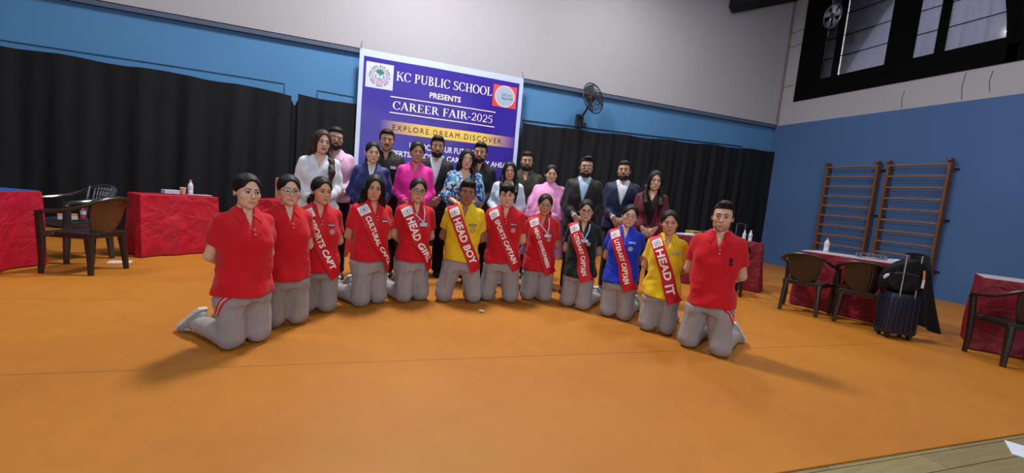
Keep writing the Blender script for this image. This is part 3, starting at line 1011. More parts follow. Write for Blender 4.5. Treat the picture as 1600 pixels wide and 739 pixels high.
        if getattr(s, 'side_stripe', None):
            # red and white piping down from the pocket, on one hip
            sg = s.side_stripe
            for (name, off, mm, wd) in (('side_stripe', 0, mat('stripe_red', srgb(196, 30, 40), .7, var=.1), .016), ('side_stripe', .026, mat('stripe_red', srgb(196, 30, 40), .7), .012), ('side_stripe', .013, mat('stripe_white', srgb(220, 215, 212), .7, var=.1), .006)):
                zs = np.linspace(.805, .655, 16); yy = -.085+off+.075*((.805-zs)/.15)**1.3
                rows = []
                for q in (-.5, 0, .5):
                    y = yy+q*wd; x = np.full(len(zs), .40*sg)
                    for _ in range(50):
                        d = f(np.stack([x, y, zs], 1))-.004; x = x-sg*np.clip(d, -.02, .05)*.85
                    rows.append(np.stack([x, y, zs], 1))
                s.mbchild(name, MB().slab(np.stack(rows, 1), (-.004*sg, 0, 0)), mm, o)

    def make_shoes(s):
        kind = getattr(s, 'shoe', 'sneaker' if s.kneel else 'black')
        a, b, l = shoe_meshes(kind)
        for sg in (-1, 1):
            hp, kn, an = s.leg[sg]
            S = Matrix.Diagonal((s.sc, s.sc, s.sc, 1)) @ Matrix.Translation((0, 0, -s.g))
            if s.kneel:
                # toes pointing back, sole turned up
                y = Vector((0, -.74, .67)).normalized(); z = Vector((0, -.67, -.74)).normalized(); x = y.cross(z)
                R = Matrix((x, y, z)).transposed().to_4x4() @ Matrix.Rotation(sg*.18, 4, 'Z') @ Matrix.Diagonal((1.12, 1.12, 1.15, 1))
                M = S @ Matrix.Translation(Vector(an)+Vector((0, .068, .066))) @ R
            else:
                M = S @ Matrix.Translation((an[0], an[1]-.01, 0)) @ Matrix.Rotation(sg*.16, 4, 'Z')
            o = add('shoe', a, None, s.root, M); add('sole', b, None, o)
            if kind == 'sneaker': add('laces', l, None, o)

    # ---- sash from the viewer's left shoulder to the opposite hip
    def make_sash(s):
        f = s.fun; Wd = s.sash.get('w', .118)
        A = np.array(s.sash.get('a', (-.128, 1.380))); B = np.array(s.sash.get('b', (.148, .745)))
        L = np.linalg.norm(B-A); d = (B-A)/L; e = A3(d[0], 0, d[1]); nrm = A3(-d[1], 0, d[0])
        ac = L*.27; c = A3(A[0], .012, A[1])+e*ac
        vs = np.linspace(-.5, .5, 9)*Wd
        # over the shoulder: rays in the tilted plane; down front and back: straight rays
        ph = np.radians(np.linspace(176, 2, 30)); dr = np.cos(ph)[:, None]*A3(0, -1, 0)+np.sin(ph)[:, None]*(-e)
        O = np.repeat((c+vs[:, None]*nrm)[None], 30, 0).reshape(-1, 3); D = np.repeat(dr[:, None], 9, 1).reshape(-1, 3); t = np.full(len(O), .42)
        for _ in range(26):
            t = np.clip(t-np.clip(f(O+t[:, None]*D)-.008, -.02, .06)*.9, .03, .5)
        t = t.reshape(30, 9); t = np.maximum(t, .85*t.mean(1)[:, None]).reshape(-1)
        over = (O+t[:, None]*D).reshape(30, 9, 3)
        aa = np.linspace(ac, L, 34); p = A+d*aa[:, None]
        x = p[:, :1]+vs*nrm[0]; z = p[:, 1:]+vs*nrm[2]; zc = np.maximum(z, .60)
        yf = front_cast(f, x, zc, .009, -.5, 1, .02).reshape(x.shape); yb_ = front_cast(f, x, zc, .009, -.5, -1, .02).reshape(x.shape)
        rows = np.concatenate([np.stack([x, yb_, z], -1)[::-1][3:], over, np.stack([x, yf, z], -1)])
        Gd = np.array(rows)
        # taut cloth: smooth along its length
        for _ in range(6):
            Gd[1:-1] = .25*Gd[:-2]+.5*Gd[1:-1]+.25*Gd[2:]
        Gd[:, 1:-1] = .25*Gd[:, :-2]+.5*Gd[:, 1:-1]+.25*Gd[:, 2:]
        ny = np.cross(np.gradient(Gd, axis=0), np.gradient(Gd, axis=1)); ny /= np.linalg.norm(ny, axis=2)[..., None]+1e-9
        # orient outward
        cen = A3(0, .01, 0)
        sg = np.sign((ny*(Gd-A3(0, .01, 0)*1)).sum(2)); 
        mid = len(Gd)-20
        if ny[mid, 4, 1] > 0: ny = -ny
        Gd = Gd+ny*.004
        red = s.sash.get('mat') or mat('sash_red', srgb(198, 14, 32), .55, bump=.15, bscale=12, var=.15, vscale=5, spec=.3, bdist=.02)
        so = s.mbchild('sash', MB().slab(Gd, -ny*.004), red)
        arc = np.r_[0, np.cumsum(np.linalg.norm(np.diff(Gd[:, 4], axis=0), axis=1))]
        itop = int(np.argmax(Gd[:, 4, 2])); u = arc-arc[itop]

        def onto(P2, off):
            uu = np.interp(P2[:, 0], u[itop:], np.arange(itop, len(u))); vv = np.clip((P2[:, 1]/Wd+.5)*8, 0, 8)
            i = np.clip(uu.astype(int), 0, len(u)-2); j = np.clip(vv.astype(int), 0, 7); a = (uu-i)[:, None]; b = (vv-j)[:, None]
            g = lambda M: (M[i, j]*(1-a)+M[i+1, j]*a)*(1-b)+(M[i, j+1]*(1-a)+M[i+1, j+1]*a)*b
            return g(Gd)+g(ny)*off
        # emblem patch
        u0 = s.sash.get('patch', .078); pw = .094; q = np.linspace(0, 1, 9)
        def pgrid(u0, u1, v0, v1, off, n=9):
            U, Vv = np.meshgrid(np.linspace(u0, u1, n), np.linspace(v0, v1, n), indexing='ij')
            return onto(np.stack([U.ravel(), Vv.ravel()], 1), off).reshape(n, n, 3)
        em = s.mbchild('emblem_patch', MB().grid(pgrid(u0, u0+pw, -pw*.5, pw*.5, .0022)), mat('patch_white', srgb(225, 222, 224), .6, var=.06), so)
        th = np.linspace(0, 2*np.pi, 33)
        for (r0, r1, cc) in ((.031, .0345, (150, 156, 172)), (.0195, .0210, (150, 158, 172)), (.0, .012, (110, 125, 140))):
            P2 = np.concatenate([np.stack([u0+pw/2+r*np.cos(th), r*np.sin(th)], 1) for r in (r0, r1)])
            X = onto(P2, .0036).reshape(2, 33, 3)
            s.mbchild('emblem_ring', MB().grid(X), mat('emblem_%d' % cc[0], srgb(*cc), .6, var=.2, vscale=60), em)
        # small ring of ticks standing for the tiny lettering round the crest
        mb = MB()
        for t in np.linspace(0, 2*np.pi, 22, endpoint=False):
            P2 = np.array([(u0+pw/2+r*math.cos(t+o), r*math.sin(t+o)) for r, o in ((.0225, -.07), (.0285, -.05), (.0285, .05), (.0225, .07))])
            mb.poly(onto(P2, .0036), [(0, 1, 2, 3)])
        s.mbchild('emblem_lettering', mb, mat('emblem_red', srgb(176, 140, 156), .6), em)
        # lettering
        V, F = font_mesh(s.sash['text'], .036, 1.05)
        x0, x1 = V[:, 0].min(), V[:, 0].max(); yb, yt = 0.0, .72
        tu0, tu1, th_ = s.sash.get('span', (.16, .62, .05))
        V = np.stack([(V[:, 0]-x0)/(x1-x0)*(tu1-tu0)+tu0, (V[:, 1]/yt-.5)*th_], 1)
        V, F = refine(V, F, .016)
        mb = MB(); mb.v = [tuple(p) for p in onto(V, .0032)]; mb.f = [tuple(t) for t in F]
        mb.v = [tuple(p) for p in s.fin(mb.v)]
        mb.build('lettering', mat('sash_lettering', srgb(238, 232, 228), .6, var=.03), so, False, fix=False)

    def make_glasses(s):
        mb = MB(); c = dict(dark=(25, 22, 24), wire=(120, 105, 100)).get(s.glasses, (30, 26, 28))
        rx, rz = (.0255, .0205); r = .0019 if s.glasses == 'dark' else .0014
        for sg in (-1, 1):
            pts = [(sg*.033+rx*math.copysign(abs(math.cos(a))**.8, math.cos(a)), -.106+.010*(abs(sg*.033+rx*math.cos(a))/.06)**2, -.004+rz*math.copysign(abs(math.sin(a))**.8, math.sin(a))) for a in np.linspace(0, 2*math.pi, 24, endpoint=False)]
            mb.tube(pts, r, 6, closed=True)
            mb.tube([(sg*.058, -.097, .004), (sg*.078, -.05, .006), (sg*.083, .0, .004), (sg*.082, .02, -.008)], r, 6)
        mb.tube([(-.009, -.1055, .002), (0, -.108, .005), (.009, -.1055, .002)], r, 6)
        o = mb.build('glasses', mat('frame_%d' % c[0], srgb(*c), .3, .3, var=.05), s.root, True, s.Mhead)
        for sg in (-1, 1):
            pts = [(sg*.033, -.1065, -.004)]+[(sg*.033+rx*math.cos(a), -.1055+.010*(abs(sg*.033+rx*math.cos(a))/.06)**2, -.004+rz*math.sin(a)) for a in np.linspace(0, 2*math.pi, 24, endpoint=False)]
            MB().poly(pts, [(0, i, i % 24+1) for i in range(1, 25)]).build('lens', lens_mat(), o, True)

    def extras(s):
        for ex in getattr(s, 'extra', ()):
            k = ex[0]
            if k == 'name_tag':
                c = ex[1] if len(ex) > 1 else (.088, 1.225)
                t = s.patch(s.fun, 'name_tag', c, (.072, .020), mat('tag_'+str(ex[2] if len(ex) > 2 else 0), srgb(*(ex[2] if len(ex) > 2 else (60, 62, 92))), .35, var=.05), s.topo, .007)
                s.patch(s.fun, 'tag_lettering', c, (.056, .006), mat('tag_text', srgb(200, 200, 205), .5, var=.1, vscale=90), t, .0125, (6, 2))
            elif k == 'crest':
                c = ex[1]; cc = ex[2]
                t = s.disc(s.fun, 'crest', c, .026, mat('crest_%d_%d' % cc[:2], srgb(*cc), .7, var=.3, vscale=70), s.topo, .006)
                s.disc(s.fun, 'crest_ring', c, .022, mat('crest_ring', srgb(205, 190, 180), .7, var=.4, vscale=80), t, .0085, .0175)
                s.disc(s.fun, 'crest_centre', c, .010, mat('crest_ring', srgb(205, 190, 180), .7), t, .0085)
            elif k == 'lanyard':
                z = ex[1]; cols = ex[2] if len(ex) > 2 else (70, 80, 150); cx = ex[3] if len(ex) > 3 else .02
                for sg in (-1, 1):
                    s.mbchild('lanyard', MB().slab(drape_grid(s.fun, strip_xz([(sg*.066, 1.375), (sg*.052+cx*.3, 1.30), (cx, z)], .012, 22), .010), (0, .003, 0)), mat('lanyard_%d' % cols[0], srgb(*cols), .5, var=.2, vscale=50, col2=srgb(215, 215, 225)))
                t = s.patch(s.fun, 'badge', (cx, z-.02), (.075, .034), mat('badge_white', srgb(185, 195, 215), .3, var=.3, vscale=40), s.topo, .014)
            elif k == 'pens':
                for dx in (0, .012):
                    y = front_cast(s.fun, [.095+dx], [1.17], .006)[0]
                    s.mbchild('pen', MB().tube([(.095+dx, y-.002, 1.205), (.097+dx, y-.002, 1.145)], .0042, 8), mat('pen', srgb(18, 18, 20), .3, var=.05), s.topo)
                s.patch(s.fun, 'pocket', (.10, 1.135), (.085, .09), s.top['mat'], s.topo, .0045, (6, 6))
            elif k == 'logo':
                s.patch(s.fun, 'logo', ex[1], ex[2], mat('logo_%d' % ex[3][0], srgb(*ex[3]), .6, var=.3, vscale=70), s.topo, .006)
            elif k == 'skirt_lace':
                pass


def lens_mat():
    if 'lens' in MATS: return MATS['lens']
    m = bpy.data.materials.new('lens'); m.use_nodes = True; nt = m.node_tree; N = nt.nodes; L = nt.links
    out = N['Material Output']; N.remove(N['Principled BSDF'])
    t = N.new('ShaderNodeBsdfTransparent'); g = N.new('ShaderNodeBsdfGlossy'); g.inputs['Roughness'].default_value = .08
    fr = N.new('ShaderNodeFresnel'); fr.inputs['IOR'].default_value = 1.6; mx = N.new('ShaderNodeMixShader')
    L.new(fr.outputs[0], mx.inputs[0]); L.new(t.outputs[0], mx.inputs[1]); L.new(g.outputs[0], mx.inputs[2]); L.new(mx.outputs[0], out.inputs['Surface'])
    MATS['lens'] = m
    return m


# ------------------------------------------------------------------ the hall
def floor_mat():
    m = bpy.data.materials.new('mat_orange'); m.use_nodes = True; N = m.node_tree.nodes; L = m.node_tree.links; b = N['Principled BSDF']
    tc = N.new('ShaderNodeTexCoord'); n = N.new('ShaderNodeTexNoise'); n.inputs['Scale'].default_value = .55; n.inputs['Detail'].default_value = 7; n.inputs['Roughness'].default_value = .62
    L.new(tc.outputs['Object'], n.inputs['Vector'])
    cr = N.new('ShaderNodeValToRGB'); e = cr.color_ramp.elements
    e[0].position, e[0].color = .30, srgb(168, 103, 26); e[1].position, e[1].color = .72, srgb(186, 120, 38)
    L.new(n.outputs['Fac'], cr.inputs[0])
    n2 = N.new('ShaderNodeTexNoise'); n2.inputs['Scale'].default_value = 9; n2.inputs['Detail'].default_value = 8
    L.new(tc.outputs['Object'], n2.inputs['Vector'])
    mx = N.new('ShaderNodeMix'); mx.data_type = 'RGBA'; mx.blend_type = 'MULTIPLY'; mx.inputs[0].default_value = .10
    L.new(cr.outputs[0], mx.inputs[6]); L.new(n2.outputs['Color'], mx.inputs[7]); L.new(mx.outputs[2], b.inputs['Base Color'])
    r = N.new('ShaderNodeMapRange'); r.inputs[3].default_value = .42; r.inputs[4].default_value = .62
    L.new(n2.outputs['Fac'], r.inputs[0]); L.new(r.outputs[0], b.inputs['Roughness'])
    bp = N.new('ShaderNodeBump'); bp.inputs['Strength'].default_value = .04; L.new(n2.outputs['Fac'], bp.inputs['Height']); L.new(bp.outputs['Normal'], b.inputs['Normal'])
    b.inputs['Specular IOR Level'].default_value = .35
    return m


def paint_mat(name, col, scale=.8, var=.08, dirt=.0):
    return mat(name, srgb(*col), .75, bump=.05, bscale=30, var=var, vscale=scale, spec=.2)


EDGE = 1.414                     # front edge of the orange mats
XL, YF = -11.0, -5.0
OR = floor_mat()
WOODF = mat('floor_wood', srgb(140, 126, 84), .55, var=.28, vscale=5, bump=.08, bscale=20, stretch=(.6, 5, 1))
sub = MB().box(((XL+XR)/2, (YF+YB)/2, -.08), (XR-XL, YB-YF, .12)).build('floor', WOODF); tag(sub, kind='structure')
# boards of the wooden floor where it shows in front of the mats
rng = random.Random(4)
for row in range(5):
    y1 = EDGE+.10-row*.125; x = 1.4-row*.35-rng.random()*.4
    while x < 5.4:
        ln = .9+rng.random()*.6
        MB().box((x+ln/2, y1-.0605, -.0145), (ln-.004, .1205, .011), bev=.0015).build('plank', mat('plank_%d' % rng.randrange(3), srgb(*[(142, 128, 86), (132, 118, 78), (150, 136, 94)][rng.randrange(3)]), .5, var=.22, vscale=6, stretch=(.8, 6, 1), bump=.08, bscale=24), sub)
        x += ln
# rolled out orange mats, butted together along the hall
seams = [EDGE, 2.93, 4.46, 5.98, 7.50, YB]
mats = tag(empty('floor_mat', (0, 0, 0)), kind='structure')
for i in range(len(seams)-1):
    a, b_ = seams[i], seams[i+1]
    MB().box(((XL+XR)/2, (a+b_)/2, -.0045), (XR-XL, b_-a-.005, .009), bev=.002).build('mat_roll', OR, mats)
# back wall: blue below, white and slightly proud above
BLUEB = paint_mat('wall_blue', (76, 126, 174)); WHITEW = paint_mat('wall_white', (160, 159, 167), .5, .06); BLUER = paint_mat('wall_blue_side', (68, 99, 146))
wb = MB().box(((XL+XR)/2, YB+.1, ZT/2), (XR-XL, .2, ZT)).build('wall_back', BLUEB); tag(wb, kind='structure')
MB().box(((XL+XR)/2, YB+.06, (ZT+8)/2+.015), (XR-XL, .28, 8-ZT-.03)).build('upper_wall', WHITEW, wb)
MB().box(((XL+XR)/2, YB-.0, ZT-.02), (XR-XL, .16, .07)).build('ledge', mat('ledge', srgb(70, 84, 110), .7, var=.1), wb)
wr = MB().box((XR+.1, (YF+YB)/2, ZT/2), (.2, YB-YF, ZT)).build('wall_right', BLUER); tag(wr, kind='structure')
WY0, WY1, WZ0, WZ1 = 4.50, 8.22, 4.40, 6.75           # window opening
up = MB()
up.box((XR+.1, (YF+WY0)/2, (ZT+8)/2), (.2, WY0-YF, 8-ZT)); up.box((XR+.1, (WY1+YB)/2, (ZT+8)/2), (.2, YB-WY1, 8-ZT))
up.box((XR+.1, (WY0+WY1)/2, (ZT+WZ0)/2), (.2, WY1-WY0, WZ0-ZT)); up.box((XR+.1, (WY0+WY1)/2, (WZ1+8)/2), (.2, WY1-WY0, 8-WZ1))
up.build('upper_wall', WHITEW, wr)
# thin pipe in the corner and hairline conduits
MB().tube([(XR-.03, YB-.10, ZT), (XR-.03, YB-.10, 8)], .022, 8).build('pipe', mat('pipe_grey', srgb(120, 112, 110), .6, var=.3, vscale=9), wr, True)
for z, y0, y1 in ((5.55, YB, 8.35), (4.55, YB, 8.5), (5.9, YB, 8.3)):
    MB().tube([(XR-.008, y0, z), (XR-.008, (y0+y1)/2, z+.015), (XR-.008, y1, z+.02)], .009, 6).build('conduit', mat('conduit', srgb(140, 118, 112), .7, var=.3), wr)
for y, z0, z1 in ((6.0, 3.62, 3.95), (5.08, 3.62, 4.1), (4.72, 3.7, 4.05)):
    MB().tube([(XR-.004, y, z0), (XR-.004, y+.03, (z0+z1)/2), (XR-.004, y+.01, z1)], .006, 5).build('crack', mat('crack', srgb(96, 90, 94), .8, var=.2), wr)
# roof beam
bm_ = MB().box((8.75, 8.50, 6.12), (.0, .0, .0)) if False else MB()
bm_.tube([(7.92, 8.72, 6.12), (12.0, 8.72, 7.6)], .16, 4, flat=(1.0, .55))
tag(bm_.build('trim_1', mat('beam_black', srgb(16, 17, 22), .6, var=.2)), kind='structure')

# window on the right wall
win = tag(empty('window_1', (XR, 6.4, WZ0)), kind='structure')
WP = lambda y, z, d=0: (d, y-6.4, z-WZ0)
BLKF = mat('frame_black', srgb(4, 4, 6), .9, var=.2, bump=.1, spec=.1)
SHEER = mat('sheer_grey', srgb(150, 150, 162), .8, bump=.5, bscale=5, var=.3, vscale=2.2, stretch=(1, 7, .8))
_b = SHEER.node_tree.nodes['Principled BSDF']; _t = SHEER.node_tree.nodes.new('ShaderNodeBsdfTranslucent'); _m = SHEER.node_tree.nodes.new('ShaderNodeMixShader')
_t.inputs[0].default_value = srgb(172, 172, 188); _m.inputs[0].default_value = .6
SHEER.node_tree.links.new(_b.outputs[0], _m.inputs[1]); SHEER.node_tree.links.new(_t.outputs[0], _m.inputs[2]); SHEER.node_tree.links.new(_m.outputs[0], SHEER.node_tree.nodes['Material Output'].inputs['Surface'])


def win_box(name, y0, y1, z0, z1, d0, d1, m, par):
    return MB().box(WP((y0+y1)/2, (z0+z1)/2, (d0+d1)/2), (abs(d1-d0), abs(y1-y0), abs(z1-z0)), bev=.006).build(name, m, par)


win_box('sill', WY0-.05, WY1+.20, 4.14, 4.57, -.03, .06, BLKF, win)
win_box('jamb', 7.86, WY1+.20, 4.57, 6.9, -.03, .06, BLKF, win)
win_box('jamb', 4.30, 4.60, 4.14, 6.9, -.03, .06, BLKF, win)
win_box('mullion', 6.00, 6.46, 4.57, 6.9, -.03, .06, BLKF, win)
win_box('mullion', 7.46, 7.57, 4.57, 6.9, -.02, .05, BLKF, win)
win_box('mullion', 5.50, 5.63, 4.57, 6.9, -.02, .05, BLKF, win)
for (y0, y1, sd) in ((7.57, 7.86, 1), (6.46, 7.46, 2), (5.63, 6.00, 3), (4.60, 5.50, 4)):
    ys = np.linspace(y0, y1, 26); zs = np.linspace(4.57, 6.75, 12); Y, Z = np.meshgrid(ys, zs, indexing='ij')
    X = .085+.014*np.sin((Y-y0)*38+np.sin(Z*2+sd)*1.3+sd)+.010*np.sin((Y-y0)*17-Z*2.5)
    MB().slab(np.stack([X, Y-6.4, Z-WZ0], -1), (.004, 0, 0)).build('sheer_curtain', SHEER, win, True)
    win_box('pane', y0, y1, 4.57, 6.75, .045, .052, glass_mat() if False else lens_mat(), win)
for z in (5.02, 5.47, 5.95, 6.4):
    for (y0, y1) in ((6.46, 7.86), (4.60, 6.0)):
        MB().tube([WP(y0, z, .02), WP((y0+y1)/2, z-.01, .02), WP(y1, z, .02)], .010, 6).build('cross_wire', BLKF, win)
# black drape swept across the far window edge
g = []
for t in np.linspace(0, 1, 14):
    z = 4.45+2.4*t; yl = 4.62+.62*t**1.5; g.append([(-.05-.02*math.sin(k*2.2), yl-(yl-4.28)*k/8.0, z-.06*(k/8)) for k in range(9)])
MB().slab(np.array([[WP(p[1], p[2], p[0]) for p in r] for r in g]), (.015, 0, 0)).build('window_drape', BLKF, win, True)
# round exhaust fan in the upper pane
ex = empty('exhaust_fan', (XR-.05, 7.72, 5.97)); tag(ex, 'round metal exhaust fan in the top corner of the high window', 'fan')
ring = MB()
ring.tube([(0, .20*math.cos(a), .26*math.sin(a)) for a in np.linspace(0, 2*math.pi, 40, endpoint=False)], .022, 8, closed=True)
ring.build('ring', mat('steel', srgb(120, 122, 135), .3, .9, var=.2), ex, True)
for k in range(5):
    a = k*2*math.pi/5+.4; pts = []
    for r in np.linspace(.05, .18, 5): pts.append([(.02*math.sin(b*6), r*math.cos(a+b), 1.3*r*math.sin(a+b)) for b in np.linspace(-.38, .38, 6)])
    MB().slab(np.array(pts), (.004, 0, 0)).build('blade', mat('steel_bright', srgb(200, 202, 215), .25, .8, var=.1), ex, True)
MB().lathe([(.05, -.03), (.05, .03), (.01, .04)], (0, 0, 0), 16, 'X').build('hub', mat('steel', srgb(120, 122, 135), .3, .9), ex, True)

# ---- black curtains hung along the back wall
CURT = mat('curtain_black', srgb(17, 20, 26), .8, bump=.25, bscale=6, var=.25, vscale=3, stretch=(3, 3, .5), spec=.25)


def curtain(x0, x1, ztop, label, seed, amp=.035, dens=9.0, zb=.02, yc=YB-.16):
    n = max(int((x1-x0)*42), 20); xs = np.linspace(x0, x1, n); rz = 14
    r = np.random.RandomState(seed); ph = r.rand(6)*6.28
    top = np.interp(xs, [p[0] for p in ztop], [p[1] for p in ztop])+.012*np.sin(xs*5+ph[4])
    G = []
    for i, x in enumerate(xs):
        zz = np.linspace(top[i], zb, rz); t = np.linspace(0, 1, rz)
        w = np.sin(x*dens+ph[0]+1.6*np.sin(x*1.7+ph[1])+.8*t*np.sin(x*.9+ph[3]))+.5*np.sin(x*dens*2.3+ph[2]+t*1.2)
        y = yc+amp*w*(.35+.65*t**.6)
        G.append(np.stack([x+.02*np.sin(x*7+t*3+ph[5])*t, y, zz], 1))
    o = MB().slab(np.array(G), (0, .006, 0)).build('curtain', CURT, None, True)
    tag(o, label, 'curtain', 'black curtains along the back wall')
    return o


curtain(-10.9, -1.42, [(-10.9, 2.70), (-5.42, 2.70), (-2.97, 2.66), (-1.6, 2.60), (-1.42, 2.58)], 'long black curtain hanging left of the gathered gap, behind the chairs', 3, .04, 8.0)
curtain(-1.43, -1.30, [(-1.43, 2.52), (-1.37, 2.40), (-1.30, 2.56)], 'narrow gathered black curtain piece at the sagging gap', 9, .02, 60., yc=YB-.12)
curtain(-1.31, 2.92, [(-1.31, 2.62), (-.9, 2.60), (-.36, 2.58), (2.92, 2.60)], 'black curtain hanging behind the banner', 5, .035, 11.0)
curtain(2.96, 8.98, [(2.96, 2.69), (6, 2.78), (8.98, 2.88)], 'black curtain hanging right of the banner under the wall fan', 7, .03, 13.0)
curtain(8.99, 9.96, [(8.99, 2.88), (9.96, 2.92)], 'short black curtain in the right corner of the hall', 12, .02, 7.0)
CAB = mat('cable', srgb(36, 52, 80), .6, var=.1)
for pts in (([-10, 2.79], [-5.42, 2.80], [-3.0, 2.80], [-1.56, 2.79], [-1.56, 2.62]), ([-1.02, 2.62], [-1.02, 2.76], [-.38, 2.74])):
    MB().tube([(p[0], YB-.012, p[1]) for p in pts], .006, 5).build('cable', CAB, wb)
MB().tube([(3.0, YB-.012, 2.78), (6, YB-.012, 2.86), (9.0, YB-.012, 2.95)], .012, 5).build('cable', CAB, wb)

# ---- wall fan
wf = empty('wall_fan', (4.30, YB-.02, 2.93)); tag(wf, 'black caged wall fan on an arm beside the banner', 'fan')
FB = mat('fan_black', srgb(22, 24, 30), .45, var=.1)
MB().box((0, -.03, 0), (.16, .06, .30), bev=.02).build('wall_bracket', FB, wf)
MB().tube([(0, -.06, .05), (.02, -.22, .16), (.05, -.36, .32)], .022, 8).build('arm', FB, wf, True)
cage = Matrix.Translation((.08, -.44, .44)) @ Matrix.Rotation(math.radians(22), 4, 'Z') @ Matrix.Rotation(math.radians(-12), 4, 'X')
mot = MB().lathe([(.03, .16), (.075, .14), (.08, .03), (.05, .0)], (0, 0, 0), 18, 'Y').build('motor', FB, wf, True, cage)
R_ = .325
for (y, rr) in ((.0, R_), (-.055, R_*.78), (-.075, R_*.5), (.05, R_*.78), (.07, R_*.5), (-.085, R_*.22)):
    MB().tube([(rr*math.cos(a), y, rr*math.sin(a)) for a in np.linspace(0, 2*math.pi, 40, endpoint=False)], .006 if y else .011, 5, closed=True).build('cage_ring', FB, wf, False, cage)
for k in range(36):
    a = k*2*math.pi/36; c, s_ = math.cos(a), math.sin(a)
    MB().tube([(.04*c, -.088, .04*s_), (R_*.5*c, -.076, R_*.5*s_), (R_*.78*c, -.055, R_*.78*s_), (R_*c, 0, R_*s_), (R_*.78*c, .05, R_*.78*s_), (R_*.4*c, .075, R_*.4*s_)], .0032, 4).build('cage_wire', FB, wf, False, cage)
for k in range(3):
    a0 = k*2*math.pi/3; G = []
    for r in np.linspace(.05, R_*.88, 7): G.append([(r*math.cos(a0+b), .03*math.sin(b*2.2), r*math.sin(a0+b)) for b in np.linspace(-.5, .5, 7)*(.8+.3*r/R_)])
    MB().slab(np.array(G), (0, .004, 0)).build('blade', mat('fan_blade', srgb(60, 70, 84), .4, var=.1), wf, True, cage)
MB().lathe([(.045, .02), (.045, -.03), (.01, -.05)], (0, -.04, 0), 16, 'Y').build('hub', FB, wf, True, cage)
MB().tube([(.10, -.01, -.02), (.11, -.012, .12)], .008, 6).build('cord', FB, wf)
MB().box((.14, -.02, -.06), (.09, .04, .10), bev=.01).build('switch_box', mat('switch_dark', srgb(40, 34, 70), .5, var=.1), wf)

# ---- wall bars (gym ladders) on the right wall
WOODL = mat('bar_wood', srgb(146, 100, 58), .5, var=.3, vscale=6, stretch=(4, 4, .6), bump=.1, bscale=30)
RAIL = mat('rail_wood', srgb(108, 70, 42), .5, var=.3, vscale=5, stretch=(5, 5, .5), bump=.1, bscale=30)


def wall_bars(y0, y1, n, label):
    o = empty('wall_bars', (XR, (y0+y1)/2, 0)); tag(o, label, 'wall bars', 'wooden wall bars on the blue wall'); h = (y0-y1)/2
    for sg in (-1, 1):
        r = MB().box((-.10, sg*h, 1.265), (.11, .045, 2.53), bev=.006).build('rail', RAIL, o)
        MB().box((-.13, sg*h, 2.535), (.13, .06, .05), bev=.008).build('rail_cap', RAIL, r)
        for z in (.5, 1.45, 2.38):
            MB().box((-.022, sg*(h+.03), z), (.044, .11, .022), bev=.003).build('bracket', mat('iron', srgb(26, 26, 30), .5, .6, var=.1), r)
    for k in range(n):
        z = 2.455-k*.217
        MB().tube([(-.125, -h, z), (-.125, h, z)], .019, 10, flat=(1.0, 1.25)).build('rung', WOODL, o, True)
    return o


wall_bars(7.20, 6.17, 11, 'left ladder of wooden wall bars on the blue wall')
wall_bars(5.97, 5.00, 11, 'right ladder of wooden wall bars on the blue wall, behind the backpack')


# ------------------------------------------------------------------ people
def tone(r, g, b): return srgb(r, g, b)[:3]


RED = fabric('polo_red', 196, 18, 32); YEL = fabric('polo_yellow', 226, 190, 26); GRN = fabric('polo_dark_green', 12, 34, 30)
BLU = fabric('polo_blue', 20, 52, 190); GREY = fabric('track_grey', 150, 143, 144, .8, .1, .3)
GREY2 = fabric('track_grey_brown', 142, 134, 132, .8, .1, .3)
BLK = fabric('cloth_black', 16, 16, 19, .7); NAVYS = fabric('suit_navy', 18, 26, 62, .6); BLKS = fabric('suit_black', 16, 17, 22, .6)
WHT = fabric('shirt_white', 208, 214, 226, .7); PINK = fabric('shirt_hot_pink', 232, 40, 160, .55); LPINK = fabric('kurta_pink', 226, 152, 202, .7)
LILAC = fabric('shirt_lilac', 206, 158, 196, .7); NAVY = fabric('top_navy', 24, 38, 96, .55); OLIVE = fabric('shirt_olive', 58, 58, 46)
MAROON = fabric('blazer_maroon', 96, 20, 42, .7); LBLU = fabric('shirt_light_blue', 168, 196, 228, .6)


def floral():
    m = bpy.data.materials.new('floral'); m.use_nodes = True; N = m.node_tree.nodes; L = m.node_tree.links; b = N['Principled BSDF']
    tc = N.new('ShaderNodeTexCoord'); n = N.new('ShaderNodeTexNoise'); n.inputs['Scale'].default_value = 9
    mx = N.new('ShaderNodeMix'); mx.data_type = 'RGBA'; mx.inputs[0].default_value = .10
    v = N.new('ShaderNodeTexVoronoi'); v.inputs['Scale'].default_value = 42
    L.new(tc.outputs['Object'], n.inputs['Vector']); L.new(tc.outputs['Object'], mx.inputs[6]); L.new(n.outputs['Color'], mx.inputs[7]); L.new(mx.outputs[2], v.inputs['Vector'])
    s = N.new('ShaderNodeSeparateColor'); L.new(v.outputs['Color'], s.inputs[0])
    cr = N.new('ShaderNodeValToRGB'); cr.color_ramp.interpolation = 'CONSTANT'; e = cr.color_ramp.elements
    cols = [(0, (22, 52, 150)), (.22, (150, 190, 225)), (.40, (30, 110, 190)), (.58, (20, 30, 70)), (.70, (60, 150, 170)), (.84, (190, 205, 190)), (.94, (200, 130, 90))]
    e[0].position, e[0].color = 0, srgb(*cols[0][1]); e[1].position, e[1].color = cols[1][0], srgb(*cols[1][1])
    for p, c in cols[2:]:
        q = e.new(p); q.color = srgb(*c)
    L.new(s.outputs[0], cr.inputs[0]); L.new(cr.outputs[0], b.inputs['Base Color']); b.inputs['Roughness'].default_value = .7
    return m


